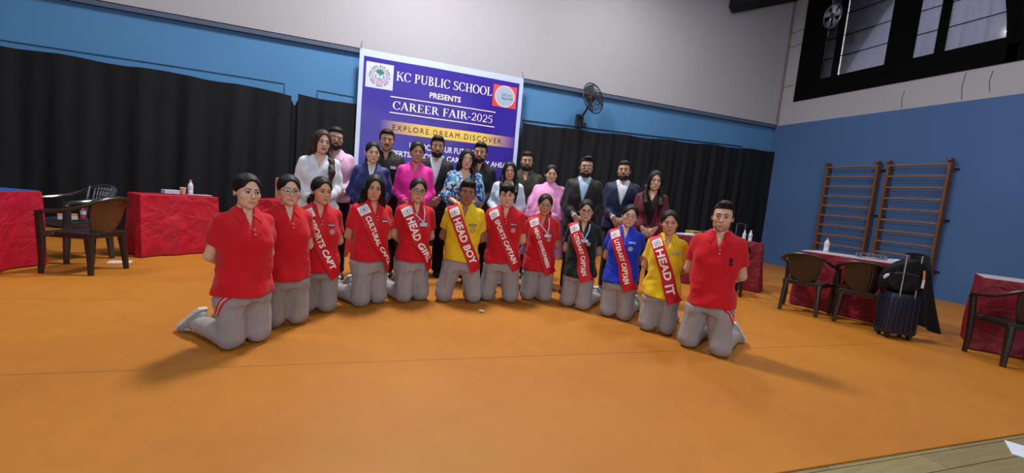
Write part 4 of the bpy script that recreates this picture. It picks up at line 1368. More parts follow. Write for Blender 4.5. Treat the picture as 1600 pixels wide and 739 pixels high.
def striped(name, c1, c2, scale):
    m = bpy.data.materials.new(name); m.use_nodes = True; N = m.node_tree.nodes; L = m.node_tree.links; b = N['Principled BSDF']
    tc = N.new('ShaderNodeTexCoord'); w = N.new('ShaderNodeTexWave'); w.bands_direction = 'X'; w.inputs['Scale'].default_value = scale; w.inputs['Distortion'].default_value = 1.5
    cr = N.new('ShaderNodeValToRGB'); cr.color_ramp.elements[0].color = srgb(*c1); cr.color_ramp.elements[1].color = srgb(*c2)
    L.new(tc.outputs['Object'], w.inputs['Vector']); L.new(w.outputs['Fac'], cr.inputs[0]); L.new(cr.outputs[0], b.inputs['Base Color']); b.inputs['Roughness'].default_value = .7
    return m


STR = striped('shirt_blue_stripe', (176, 202, 232), (206, 218, 236), 14)
PST = striped('shirt_pink_stripe', (205, 150, 190), (214, 176, 204), 20)


def knee(pos, heading, h, male, label, headoff=(0, 0, 0), skin=(190, 138, 110), wide=1.0, hair='bun', top=RED, hem=.80, push=.06, **k):
    r = math.hypot(*pos); pos = (pos[0]*(1+push/r), pos[1]*(1+push/r))
    cam = math.degrees(math.atan2(-pos[0], pos[1]))
    Figure(pos=pos, heading=heading, h=h, male=male, pose='kneel', arms='behind', label=label, group='kneeling row of students in polo shirts', head=(cam-heading-k.get('twist', 0)+headoff[0], headoff[1], headoff[2]),
           skin=tone(*skin), wide=wide, hair=hair, top=dict(kind='polo', mat=top, hem=hem), bottom=dict(kind='track', mat=k.pop('pants', GREY)), seed=int(abs(pos[0]*97)+heading*3) % 89+3, **k)


def stand(pos, h, male, label, head=(0, 0, 0), skin=(192, 140, 112), wide=1.0, hair='bun', top=None, arms='front', turn=0, bottom=BLK, **k):
    cam = math.degrees(math.atan2(-pos[0], pos[1])); hd = cam+turn
    Figure(pos=pos, heading=hd, h=h, male=male, pose='stand', arms=arms, label=label, group='standing row of adults behind the students', head=(cam-hd+head[0], head[1], head[2]),
           skin=tone(*skin), wide=wide, hair=hair, top=top, bottom=dict(kind='trousers', mat=bottom), seed=int(abs(pos[0]*131)+h*40) % 83+2, **k)


def sash(text, span=(.17, .62, .052), **k): return dict(text=text, span=span, **k)


def build_kneelers():
    knee((-.778, 3.278), 45, 1.189, False, 'kneeling person at the left end of the row in a plain red polo', (20, 0, 2), (212, 170, 145), 1.06, 'bun', twist=-12, hem=.785,
         knee_w=.10, side_stripe=-1, pants=GREY)
    knee((-.593, 3.697), 32, 1.205, False, 'kneeling person with glasses in a plain red polo, second from the left end', (12, 0, 0), (214, 172, 150), 1.0, 'bun', twist=-10, hem=.80, glasses='wire', pants=GREY2)
    knee((-.405, 4.062), 16, 1.211, False, 'kneeling person in red polo whose sash reads SPORTS CAP, third from the left end', (22, 2, 0), (204, 154, 127), 1.04, 'low_bun', twist=-4, hem=.785,
         sash=sash('SPORTS CAPT', (0.2, 0.68, 0.05)), extra=[('name_tag',), ('crest', (.095, 1.165), (205, 60, 60))], pants=GREY2)
    knee((.031, 4.317), 38, 1.28, False, 'kneeling person with loose shoulder-length hair, red polo and CULTURAL CAPTAIN sash', (4, 3, 6), (200, 148, 117), 1.0, 'bob', twist=-22, hem=.845,
         sash=sash('CULTURAL CAPTA', (0.198, 0.7, 0.044)), extra=[('name_tag', (.085, 1.22))])
    knee((.454, 4.469), 28, 1.291, False, 'kneeling person with glasses and lanyard, red polo and HEAD GIRL sash', (8, 2, 4), (204, 158, 133), .96, 'tied', twist=-24, hem=.82, glasses='dark',
         sash=sash('HEAD GIRL', (0.198, 0.675, 0.068)), extra=[('lanyard', 1.215, (120, 120, 175), .06)])
    knee((.959, 4.456), -6, 1.319, True, 'kneeling person in yellow polo wearing the HEAD BOY sash', (4, 2, 4), (150, 98, 70), .95, 'curly', YEL, twist=-5, hem=.83, knee_w=.150,
         sash=sash('HEAD BOY', (0.198, 0.675, 0.068)), extra=[('name_tag', (.085, 1.205), (70, 72, 60)), ('crest', (.09, 1.155), (190, 150, 40))])
    knee((1.424, 4.495), -18, 1.331, True, 'kneeling person with a thick fringe, red polo and SPORTS CAPTAIN sash', (3, 2, -4), (210, 164, 139), .98, 'fringe', hem=.815, knee_w=.125,
         sash=sash('SPORTS CAPTAIN', (0.198, 0.68, 0.046), a=(-.145, 1.37), b=(.175, .77)), extra=[('name_tag', (.09, 1.23), (110, 24, 34)), ('crest', (.09, 1.17), (214, 70, 64))])
    knee((1.887, 4.535), -24, 1.249, False, 'kneeling person with ponytail, red polo and HEAD ENVIRONMENT sash', (6, 2, 2), (186, 134, 105), .98, 'ponytail_side', twist=2, hem=.755, glasses='wire',
         sash=sash('HEAD ENVIRONMEN', (0.198, 0.675, 0.04)), extra=[('lanyard', 1.20, (110, 120, 180), .07), ('crest', (.085, 1.135), (214, 80, 70))])
    knee((2.252, 4.221), -52, 1.23, False, 'kneeling person in dark green polo wearing a LITERARY CAPTAIN sash', (2, 3, 0), (208, 162, 135), .98, 'bun', GRN, twist=20, hem=.775, glasses='dark',
         sash=sash('LITERARY CAPTAIN', (0.198, 0.69, 0.044)), extra=[('lanyard', 1.21, (70, 100, 190), .03), ('crest', (.075, 1.16), (90, 110, 120))])
    knee((2.537, 3.839), -50, 1.218, False, 'kneeling person in bright blue polo wearing a LITERARY CAPTAIN sash', (6, -2, 8), (210, 164, 141), 1.04, 'tied', BLU, twist=12, hem=.80, glasses='wire',
         sash=sash('LITERARY CAPTAIN', (0.198, 0.69, 0.046)), extra=[('name_tag', (.085, 1.25), (120, 150, 220)), ('crest', (.075, 1.185), (90, 120, 215))])
    knee((2.708, 3.387), -46, 1.199, False, 'kneeling person in yellow polo wearing the HEAD IT sash', (4, 0, -4), (198, 146, 115), .98, 'bun', YEL, twist=10, hem=.775,
         sash=sash('HEAD IT', (0.2, 0.675, 0.068)), extra=[('name_tag', (.085, 1.235), (120, 150, 150))])
    knee((2.824, 2.883), -60, 1.321, True, 'kneeling person at the right end of the row in plain red polo, pens in pocket', (-2, 0, 2), (204, 158, 131), .98, 'quiff', twist=17, hem=.79, knee_w=.125,
         stubble=.35, side_stripe=1, extra=[('pens',)])


def build_adults():
    P = lambda x, d: None
    stand((-0.523, 5.02), 1.698, False, 'standing person with long brown hair in a white V-neck tunic', (14, 0, 4), (214, 168, 145), 1.02, 'long_right',
          dict(kind='shirt', mat=WHT, hem=.72, v=(1.22, .055), name='tunic', has_collar=True, placket=False, inner=WHT, inner_v=(1.25, .05), flare=.10, sl=1.12), hair_col=(70, 44, 34), lips=tone(150, 70, 62))
    stand((-0.43, 5.58), 1.805, True, 'standing bearded person in a pink checked shirt half hidden behind the white tunic', (6, 0, 3), (196, 150, 125), 1.04, 'short',
          dict(kind='shirt', mat=PST, hem=.84), beard='short', glasses='dark')
    stand((0.001, 5.3), 1.66, False, 'standing person in a navy blue top with a white collar at the neck', (8, 0, 0), (214, 170, 145), 1.08, 'tied',
          dict(kind='shirt', mat=NAVY, hem=.78, v=(1.20, .045), collar=NAVY, inner=WHT, inner_v=(1.29, .03), placket=True, sl=1.15))
    stand((0.164, 5.75), 1.877, True, 'tall standing person with moustache in a black polo with small white logo', (2, 0, 0), (188, 140, 113), 1.06, 'short',
          dict(kind='shirt', mat=BLK, hem=.84, sleeve='mid'), beard='moustache', stubble=.3, extra=[('logo', (.085, 1.225), (.06, .03), (170, 176, 184))])
    stand((0.505, 5.376), 1.736, False, 'standing person in a hot pink collared shirt', (6, 0, 3), (180, 130, 105), 1.02, 'bun',
          dict(kind='shirt', mat=PINK, hem=.76, v=(1.26, .04), flare=.06, sl=1.12))
    stand((0.814, 5.843), 1.882, True, 'standing bearded person in a black suit jacket and open white shirt', (4, 0, 0), (184, 134, 109), .96, 'wave',
          dict(kind='suit', mat=BLKS, inner=WHT, hem=.80, open=.075, button=1.05), beard='short')
    stand((1.122, 5.384), 1.719, False, 'standing person with glasses and a blue floral blouse, forearms bare', (4, 0, 4), (212, 164, 141), 1.14, 'long_right',
          dict(kind='shirt', mat=floral(), hem=.80, v=(1.24, .065), has_collar=False, placket=False, sleeve='mid', name='blouse', sl=1.25, flare=.05), glasses='wire', arms='folded', hair_col=(26, 18, 18))
    stand((1.403, 5.833), 1.87, True, 'standing bearded person in a black collared shirt behind the floral blouse', (-6, 0, 2), (192, 144, 119), 1.02, 'wave',
          dict(kind='shirt', mat=BLK, hem=.84), beard='short')
    stand((1.69, 5.34), 1.621, False, 'standing person with long dark hair in a light blue striped shirt', (4, 0, -2), (196, 148, 123), 1.02, 'long_front',
          dict(kind='shirt', mat=STR, hem=.76, v=(1.20, .05), inner=WHT, inner_v=(1.30, .04), sl=1.2, flare=.08), hair_col=(30, 22, 20))
    stand((2.093, 5.836), 1.83, True, 'standing heavily bearded person in a dark olive shirt', (4, 0, -2), (190, 142, 117), 1.12, 'short',
          dict(kind='shirt', mat=OLIVE, hem=.80, v=(1.23, .04)), beard='full')
    stand((2.25, 5.29), 1.64, False, 'standing person in a long loose pink kurta with white lace cuffs', (6, 0, 0), (212, 164, 143), 1.16, 'bun',
          dict(kind='shirt', mat=LPINK, hem=.34, v=None, has_collar=False, placket=False, name='kurta', flare=.16, sl=1.2, cape=True, cuff=mat('lace_white', srgb(224, 214, 222), .8, bump=.6, bscale=120, var=.25, vscale=80)), bottom=WHT)
    stand((2.583, 4.969), 1.769, True, 'standing bearded person with glasses in a black suit and pale blue shirt', (4, 0, 2), (198, 152, 127), 1.04, 'quiff',
          dict(kind='suit', mat=BLKS, inner=LBLU, hem=.80, open=.080, button=1.08), beard='short', glasses='dark')
    stand((3.212, 5.068), 1.79, True, 'standing bearded person in a navy suit and open white shirt', (-4, -4, -2), (188, 140, 113), 1.06, 'short',
          dict(kind='suit', mat=NAVYS, inner=WHT, hem=.80, open=.085, button=1.08), beard='short')
    stand((3.3, 4.525), 1.657, False, 'standing person with long dark hair in a maroon blazer over a black top', (10, 0, 3), (208, 162, 139), .96, 'long_front',
          dict(kind='suit', mat=MAROON, inner=BLK, hem=.80, open=.10, button=.90, has_collar=False, inner_v=(1.27, .055), name='blazer'))


build_kneelers()
build_adults()



# ------------------------------------------------------------------ banner
def serif(text):
    """Roman capitals from strokes: thick stems, thin hairlines, slab serifs. returns list of polygons and the width"""
    T, H, S = .135, .050, .040
    P = []

    def rect(x0, y0, x1, y1): P.append([(x0, y0), (x1, y0), (x1, y1), (x0, y1)])

    def stem(x, y0=0., y1=1., t=T, top=True, bot=True):
        rect(x-t/2, y0, x+t/2, y1)
        if top: rect(x-t/2-.075, y1-S, x+t/2+.075, y1)
        if bot: rect(x-t/2-.075, y0, x+t/2+.075, y0+S)

    def diag(x0, y0, x1, y1, w): P.append([(x0-w/2, y0), (x0+w/2, y0), (x1+w/2, y1), (x1-w/2, y1)])

    def arc(cx, cy, rx, ry, a0, a1, tv=T, th=H, n=14):
        A = np.radians(np.linspace(a0, a1, n))
        for i in range(n-1):
            q = []
            for a in (A[i], A[i+1]): q.append((cx+rx*math.cos(a), cy+ry*math.sin(a)))
            for a in (A[i+1], A[i]): q.append((cx+(rx-tv)*math.cos(a), cy+(ry-th)*math.sin(a)))
            P.append(q)
    pen = 0.; out = []
    for ch in text:
        P.clear(); w = .3
        if ch == 'I': stem(.17); w = .34
        elif ch == 'L': stem(.17); rect(.17, 0, .56, H); rect(.52, 0, .57, .25); w = .62
        elif ch == 'H': stem(.17); stem(.63); rect(.17, .48, .63, .48+H); w = .80
        elif ch == 'U': stem(.16, .3, 1, bot=False); stem(.62, .3, 1, .055, bot=False); arc(.3725, .32, .28, .335, 180, 360, .11, .07); w = .76
        elif ch == 'P': stem(.17); rect(.17, 1-H, .30, 1); rect(.17, .46, .30, .46+H); arc(.29, .73, .28, .27, -90, 90); w = .62
        elif ch == 'B': stem(.17); rect(.17, 1-H, .28, 1); rect(.17, .49, .28, .49+H); rect(.17, 0, .28, H); arc(.28, .765, .24, .235, -90, 90); arc(.28, .27, .30, .27, -90, 90); w = .64
        elif ch == 'R': stem(.17); rect(.17, 1-H, .30, 1); rect(.17, .46, .30, .46+H); arc(.29, .73, .27, .27, -90, 90); diag(.66, 0, .36, .50, .15); rect(.58, 0, .78, S); w = .74
        elif ch in 'EF':
            stem(.17, bot=True); rect(.17, 1-H, .56, 1); rect(.51, .80, .56, 1); rect(.17, .49, .42, .49+H); rect(.40, .40, .44, .63)
            if ch == 'E': rect(.17, 0, .58, H); rect(.54, 0, .59, .24)
            w = .65 if ch == 'E' else .58
        elif ch == 'K': stem(.17); diag(.25, .40, .62, 1, .07); diag(.70, 0, .37, .56, .16); rect(.54, 1-S, .76, 1); rect(.58, 0, .82, S); w = .78
        elif ch == 'C': arc(.37, .5, .37, .52, 42, 318); rect(.60, .66, .65, .98); rect(.61, .10, .66, .24); w = .70
        elif ch == 'S': arc(.28, .745, .24, .275, 40, 262, .12); arc(.28, .255, .26, .275, 92, -142, .12); diag(.40, .42, .18, .60, .20); rect(.44, .74, .48, .99); rect(.04, .02, .08, .28); w = .58
        elif ch == 'O': arc(.38, .5, .38, .52, 0, 360, n=28); w = .78
        elif ch == 'A': diag(.08, 0, .35, 1, .06); diag(.62, 0, .35, 1, .15); rect(.17, .30, .52, .30+H); rect(-.02, 0, .19, S); rect(.50, 0, .74, S); w = .74
        elif ch == '2': arc(.25, .71, .23, .30, 165, -35, .10); diag(.07, .06, .40, .52, .11); rect(.03, 0, .47, .10); rect(.45, 0, .48, .2); w = .54
        elif ch == '0': arc(.26, .5, .25, .52, 0, 360, .10, n=24); w = .55
        elif ch == '5': rect(.10, .90, .44, 1); diag(.07, .52, .13, 1, .05); arc(.22, .32, .26, .335, 118, -135, .10, .05); w = .54
        elif ch == '-': rect(.03, .30, .30, .38); w = .36
        out += [[(x+pen, y) for x, y in q] for q in P]
        pen += w+.02
    return out, pen


BK = 8.62/8.83; BY = 8.62
bx_ = lambda X: X*BK
bz_ = lambda Z: 1.22+(Z-1.22)*BK


def ripple(x, z): return .010*math.sin(x*2.1+z*.6)+.005*math.sin(x*5.3-z*1.9)+.004*math.sin(z*7+x)


bo = (bx_(1.30), BY, 0.0)
ban = empty('banner', bo); tag(ban, 'purple career fair banner with white border hung on the back wall', 'banner')


def on_banner(x, z, off): return (x-bo[0], ripple(x, z)-off, z)


def sheet(name, x0, x1, z0, z1, off, m, par=None, nx=24, nz=20, th=.003):
    X, Z = np.meshgrid(np.linspace(x0, x1, nx), np.linspace(z0, z1, nz), indexing='ij')
    G = np.array([[on_banner(X[i, j], Z[i, j], off) for j in range(nz)] for i in range(nx)])
    return MB().slab(G, (0, th, 0)).build(name, m, par or ban, True)


VIN = mat('vinyl_white', srgb(176, 190, 222), .35, bump=.08, bscale=8, var=.06)
PUR = mat('vinyl_purple', srgb(42, 18, 148), .32, bump=.12, bscale=7, var=.18, vscale=2.0)
X0, X1, Z0, Z1 = bx_(-.323), bx_(2.93), .80, bz_(3.63)
bs = sheet('border_sheet', X0, X1, Z0, Z1, 0, VIN, nx=40, nz=34)
fi = sheet('purple_field', bx_(-.245), bx_(2.845), .88, bz_(3.505), .003, PUR, nx=40, nz=34)


def gold_mat():
    m = bpy.data.materials.new('gold_band'); m.use_nodes = True; N = m.node_tree.nodes; L = m.node_tree.links; b = N['Principled BSDF']
    tc = N.new('ShaderNodeTexCoord'); sp = N.new('ShaderNodeSeparateXYZ'); L.new(tc.outputs['Object'], sp.inputs[0])
    mr = N.new('ShaderNodeMapRange'); mr.inputs[1].default_value = bx_(.10)-bo[0]; mr.inputs[2].default_value = bx_(2.85)-bo[0]
    L.new(sp.outputs['X'], mr.inputs[0]); cr = N.new('ShaderNodeValToRGB'); e = cr.color_ramp.elements
    e[0].position, e[0].color = 0, srgb(52, 30, 150); e[1].position, e[1].color = 1, srgb(58, 36, 150)
    for p, c in ((.14, (176, 142, 110)), (.3, (214, 182, 84)), (.75, (214, 182, 88)), (.9, (150, 112, 130))):
        q = e.new(p); q.color = srgb(*c)
    L.new(mr.outputs[0], cr.inputs[0]); L.new(cr.outputs[0], b.inputs['Base Color']); b.inputs['Roughness'].default_value = .4
    return m


band = sheet('gold_band', bx_(.105), bx_(2.846), bz_(2.157), bz_(2.384), .006, gold_mat(), nx=30, nz=5)


def serif_line(text, x0, x1, z0, z1, m, name):
    pen = 0.; W = sum(serif(c)[1] for c in text); o = None
    for c in text:
        polys, w = serif(c)
        if polys:
            mb = MB()
            for q in polys: mb.poly([on_banner(x0+(px+pen)/W*(x1-x0), z0+py*(z1-z0), .0085) for px, py in q], [tuple(range(len(q)))])
            mb.build(name, m, ban)
        pen += w


def sans_line(text, x0, x1, z0, z1, m, name, par=None, bold=.02, off=.0085, sp=1.0):
    V, F = font_mesh(text, bold, sp); a, b_ = V[:, 0].min(), V[:, 0].max()
    V = np.stack([x0+(V[:, 0]-a)/(b_-a)*(x1-x0), z0+V[:, 1]/.72*(z1-z0)], 1)
    mb = MB(); mb.v = [on_banner(x, z, off) for x, z in V]; mb.f = [tuple(t) for t in F]
    return mb.build(name, m, par or ban)


CREAM = mat('print_cream', srgb(226, 216, 206), .5, var=.04); WPR = mat('print_white', srgb(214, 214, 226), .5, var=.04); DKP = mat('print_dark', srgb(44, 26, 40), .5, var=.05)
serif_line('KC PUBLIC SCHOOL', bx_(.352), bx_(2.268), bz_(3.157), bz_(3.322), CREAM, 'title_letter')
sans_line('PRESENTS', bx_(1.005), bx_(1.627), bz_(2.928), bz_(3.035), CREAM, 'lettering', bold=.02)
serif_line('CAREER FAIR-2025', bx_(.322), bx_(2.336), bz_(2.612), bz_(2.765), CREAM, 'title_letter')
for z in (2.842, 2.543): sheet('rule', bx_(.27), bx_(2.375), bz_(z-.009), bz_(z+.009), .0085, CREAM, nx=20, nz=2)
sans_line('EXPLORE.DREAM.DISCOVER', bx_(.343), bx_(2.552), bz_(2.218), bz_(2.326), DKP, 'lettering', band, .0, .0095, 1.35)
sans_line('UNLOCK YOUR FUTURE', bx_(.685), bx_(1.99), bz_(1.905), bz_(2.02), WPR, 'lettering', bold=.02)
sans_line('MEET EXPERTS. DISCOVER CAREERS. STAY AHEAD', bx_(-.14), bx_(2.80), bz_(1.73), bz_(1.835), WPR, 'lettering', bold=.02)


def ring_on(name, cx, cz, r0, r1, off, m, par, n=36, a0=0, a1=360, squash=1.0):
    th = np.radians(np.linspace(a0, a1, n+1)); mb = MB(); G = []
    for a in th: G.append([on_banner(cx+r*math.cos(a), cz+r*squash*math.sin(a), off) for r in (r0, r1)])
    return mb.grid(np.array(G)).build(name, m, par)


# school crest, left
lg = sheet('crest_panel', bx_(-.198), bx_(.30), bz_(2.955), bz_(3.418), .006, mat('panel_white', srgb(186, 196, 226), .45, var=.04), nx=8, nz=8)
cx, cz = bx_(.052), bz_(3.185)
INK = {k: mat('ink_'+k, srgb(*c), .5, var=.15, vscale=40) for k, c in dict(dark=(60, 70, 96), red=(190, 104, 132), green=(20, 120, 104), teal=(96, 160, 176), white=(206, 210, 226)).items()}
for k in range(30):
    a = k*12; rr = .172
    ring_on('crest_letter', cx, cz, .160, .188, .0085, INK['dark'], lg, 2, a+1.5, a+(8 if k % 4 else 4))
for k in range(18): ring_on('crest_letter', cx, cz, .128, .150, .0085, INK['red'], lg, 2, k*20+2, k*20+14)
for k in range(26): ring_on('crest_spoke', cx, cz, .104, .122, .0085, INK['red' if k % 2 else 'dark'], lg, 1, k*13.8, k*13.8+6)
for (dx, dz, r) in ((-.03, .075, .034), (.012, .088, .036), (.045, .062, .030), (.005, .055, .035)): ring_on('crest_tree', cx+dx, cz+dz, 0, r, .009, INK['green'], lg, 14)
for (sx, sg) in ((-.03, -1), (.03, 1)):
    MB().poly([on_banner(cx+px, cz+pz, .009) for px, pz in ((0, -.055), (sg*.085, -.045), (sg*.085, .02), (0, .012))], [(0, 1, 2, 3)]).build('crest_book', INK['teal'], lg)
    MB().poly([on_banner(cx+px, cz+pz, .0100) for px, pz in ((sg*.008, -.04), (sg*.058, -.034), (sg*.058, .006), (sg*.008, .0))], [(0, 1, 2, 3)]).build('crest_page', INK['white'], lg)
MB().poly([on_banner(cx+px, cz+pz, .009) for px, pz in ((-.05, -.085), (.06, -.085), (.05, -.065), (-.04, -.065))], [(0, 1, 2, 3)]).build('crest_ribbon', INK['red'], lg)
# sponsor logo, right
rl = sheet('logo_panel', bx_(2.287), bx_(2.800), bz_(2.968), bz_(3.408), .006, mat('panel_red', srgb(206, 58, 46), .45, var=.06), nx=8, nz=8)
cx, cz = bx_(2.545), bz_(3.19)
ring_on('logo_disc', cx, cz, 0, .205, .0085, mat('disc_grey', srgb(150, 166, 194), .45, var=.05), rl, 40)
ring_on('logo_rim', cx, cz, .196, .216, .0095, mat('rim_pink', srgb(222, 180, 186), .45, var=.04), rl, 40)
sans_line('DECODE', cx-.065, cx+.15, cz+.012, cz+.055, INK['dark'], 'lettering', rl, 0, .0105)
sans_line('SQUARE', cx-.065, cx+.175, cz-.055, cz-.010, INK['dark'], 'lettering', rl, .01, .0105)
for x in (X0+.02, X1-.02):
    MB().tube([(x-bo[0], -.005, Z1-.02), (x-bo[0], .06, Z1+.10), (x-bo[0], .13, Z1+.16)], .005, 5).build('tie_string', mat('string', srgb(60, 56, 60), .8, var=.1), ban)

# ------------------------------------------------------------------ tables with cloths
def cloth_table(corner, along, L, D, label, seed, red=(186, 16, 46), top=None, h=.78, extra_label=''):
    """corner: front-left floor corner, along: unit vector of the long front edge; depth goes to the left of it"""
    ax = np.array(along, float); ax /= np.linalg.norm(ax); ay = np.array([-ax[1], ax[0]])
    c = np.array(corner)+ax*L/2+ay*D/2; rz = math.atan2(ax[1], ax[0])
    t = empty('folding_table', (c[0], c[1], 0), rz); tag(t, 'folding table under the '+label, 'table', 'folding tables round the hall')
    MB().box((0, 0, h-.022), (L-.05, D-.05, .03), bev=.006).build('tabletop', mat('laminate', srgb(150, 140, 128), .5, var=.1), t)
    for sx in (-1, 1):
        for sy in (-1, 1):
            MB().tube([(sx*(L/2-.10), sy*(D/2-.08), 0), (sx*(L/2-.10), sy*(D/2-.08), h-.03)], .014, 8).build('leg', mat('steel_leg', srgb(70, 70, 74), .4, .7, var=.1), t, True)
    # cloth
    r = np.random.RandomState(seed); ph = r.rand(5)*6.28; per = []; n = 150; rc = .03
    Lx, Ly = L/2, D/2
    for i in range(n):
        s_ = i/n*(2*L+2*D)
        if s_ < L: p = (-Lx+s_, -Ly); nn = (0, -1); f = min(s_, L-s_)
        elif s_ < L+D: p = (Lx, -Ly+s_-L); nn = (1, 0); f = min(s_-L, L+D-s_)
        elif s_ < 2*L+D: p = (Lx-(s_-L-D), Ly); nn = (0, 1); f = min(s_-L-D, 2*L+D-s_)
        else: p = (-Lx, Ly-(s_-2*L-D)); nn = (-1, 0); f = min(s_-2*L-D, 2*L+2*D-s_)
        per.append((p, nn, s_, f))
    rows = []
    for (p, nn, s_, f) in per:
        row = [(p[0]*.985, p[1]*.975, h+.0015)]
        for k, q in enumerate(np.linspace(0, 1, 9)):
            z = h-q*(h-.012); fold = .016*math.sin(s_*11+ph[0]+1.2*math.sin(s_*2.3+ph[1]))+.010*math.sin(s_*23+ph[2]+q*2.)+.010*math.sin(q*6+s_*3+ph[3])
            flare = .045*q*math.exp(-(f/.08)**2)
            o = fold*q**.7+flare+.006*q
            row.append((p[0]+nn[0]*o, p[1]+nn[1]*o, z-(.003 if k == 0 else 0)))
        rows.append(row)
    G = np.array(rows)
    m = mat('cloth_%d_%d' % (red[0], red[2]), srgb(*red), .55, bump=.7, bscale=5, var=.3, vscale=4, sheen=0, spec=.4, bdist=.05, bdistort=1.0)
    mb = MB().grid(G, closed_u=True); o0 = len(mb.v); mb.v.append((0, 0, h+.002))
    for i in range(n): mb.f.append((o0, ((i+1) % n)*10, i*10))
    o = mb.build('tablecloth', m, None, True); o.location = (c[0], c[1], 0); o.rotation_euler = (0, 0, rz)
    tag(o, label, 'tablecloth', 'red tablecloths round the hall')
    if top:
        q = MB().box((0, 0, h+.0055), (L*.99, D*.96, .006), bev=.002).build('table_cover', mat('cover_%d' % top[0][0], srgb(*top[0]), .4, var=.08)); q.location = o.location; q.rotation_euler = o.rotation_euler
        tag(q, top[1], 'table cover')
    M = Matrix.Translation((c[0], c[1], 0)) @ Matrix.Rotation(rz, 4, 'Z')
    return lambda x, y, z=0.: M @ Vector((x, y, h+.0095+z))


T_A = cloth_table((-3.60, 4.39), (.22, .975), 1.50, .66, 'red tablecloth with blue cover at the left edge of the picture', 1, top=((34, 84, 170), 'blue cover spread on the leftmost red table'))
T_B = cloth_table((-2.66, 6.43), (.777, .63), .86, .44, 'red tablecloth on the table beside the two plastic chairs at left', 2)
T_C = cloth_table((-1.62, 7.28), (.985, -.17), 1.30, .60, 'red tablecloth half hidden behind the second student from left', 3)
T_D = cloth_table((4.80, 5.80), (.89, -.46), 1.34, .60, 'red tablecloth on the table piled with papers behind the right-end student', 4, red=(128, 12, 36))
T_E = cloth_table((5.87, 4.48), (.28, -.96), 1.18, .58, 'red tablecloth on the table in front of the wall bars', 5, red=(132, 14, 38), top=((176, 168, 176), 'pale cover on the table in front of the wall bars'))
T_F = cloth_table((6.27, 2.72), (.5, -.866), 1.40, .60, 'red tablecloth on the table at the right edge of the picture', 6, red=(132, 14, 38), top=((176, 168, 176), 'pale cover on the table at the right edge'))

# ------------------------------------------------------------------ plastic armchairs
def plastic_chair(pos, deg, col, label, lattice=False, rough=.35, z=0, panel=None, scale=1.0):
    c = empty('plastic_chair', (pos[0], pos[1], z), math.radians(deg)); tag(c, label, 'chair', 'plastic armchairs')
    m = mat('plastic_%d_%d' % col[:2], srgb(*col), rough, var=.12, vscale=4, bump=.04, bscale=90, spec=.6)
    c.scale = (scale,)*3
    pm = mat('plastic_%d_%d' % panel[:2], srgb(*panel), rough, var=.12, vscale=4, spec=.6) if panel else m
    # seat
    U, V = np.meshgrid(np.linspace(-1, 1, 13), np.linspace(0, 1, 13), indexing='ij')
    X = U*(.235-.03*V); Y = -.235+.445*V; Z = .425-.022*(1-U**2)*np.sin(np.pi*V)-.035*np.clip(.12-V, 0, 1)/.12-.006*V
    MB().slab(np.stack([X, Y, Z], -1), (0, 0, -.014)).build('seat', m, c, True)
    MB().tube([(-.235, -.21, .395), (-.215, .19, .395), (.215, .19, .395), (.235, -.21, .395)], .026, 6, closed=True, flat=(1.1, .35), upv=(0, 0, 1)).build('apron', m, c, True)
    # arms and crest rail in one sweep
    path = [(-.285, -.235, .585), (-.290, -.20, .625), (-.290, -.05, .640), (-.283, .08, .662), (-.255, .17, .700), (-.19, .235, .750), (-.10, .268, .782), (0, .277, .790)]
    path = path+[(-x, y, zz) for (x, y, zz) in path[-2::-1]]
    MB().tube(path, .030, 8, flat=(.62, 1.0), upv=(0, 0, 1)).build('arm_rail', m, c, True)
    for sg in (-1, 1):
        MB().tube([(sg*.285, -.222, .63), (sg*.272, -.215, .40), (sg*.262, -.215, .18), (sg*.268, -.222, 0)], [.032, .038, .032, .026], 8, flat=(1.0, .75), upv=(0, 1, 0)).build('leg', m, c, True)
        MB().tube([(sg*.180, .165, .415), (sg*.190, .185, .25), (sg*.205, .205, 0)], [.042, .036, .027], 8, flat=(1.0, .8), upv=(0, 1, 0)).build('leg', m, c, True)
        MB().tube([(sg*.268, -.20, .40), (sg*.225, -.12, .40)], .024, 6).build('bracket', m, c, True)
    # back panel
    def bp(u, v):
        w = .150+.045*math.sin(v*math.pi*.55)-.03*(1-v)**3
        return (u*w, .195+.078*v-.050*u*u, .405+(.372-.012*u*u)*v)
    if not lattice:
        G = np.array([[bp(u, v) for v in np.linspace(0, 1, 14)] for u in np.linspace(-1, 1, 41)])
        G[..., 1] += (.0014*np.sign(np.sin(np.linspace(-1, 1, 41)*34)))[:, None]*(np.abs(np.linspace(-1, 1, 41)) < .8)[:, None]
        MB().slab(G, (0, -.012, 0)).build('back_panel', pm, c, True)
    else:
        for sg in (-1, 1):
            MB().tube([Vector(bp(sg*.93, v)) for v in np.linspace(0, 1, 9)], .022, 8, flat=(.6, 1.2)).build('back_post', m, c, True)
        for u in np.linspace(-.72, .72, 9):
            MB().tube([Vector(bp(u, v)) for v in np.linspace(.02, .98, 8)], .009, 6).build('slat', m, c, True)
        for v in (.3, .5, .7, .88):
            MB().tube([Vector(bp(u, v)) for u in np.linspace(-.93, .93, 9)], .009, 6).build('cross_slat', m, c, True)
    return c


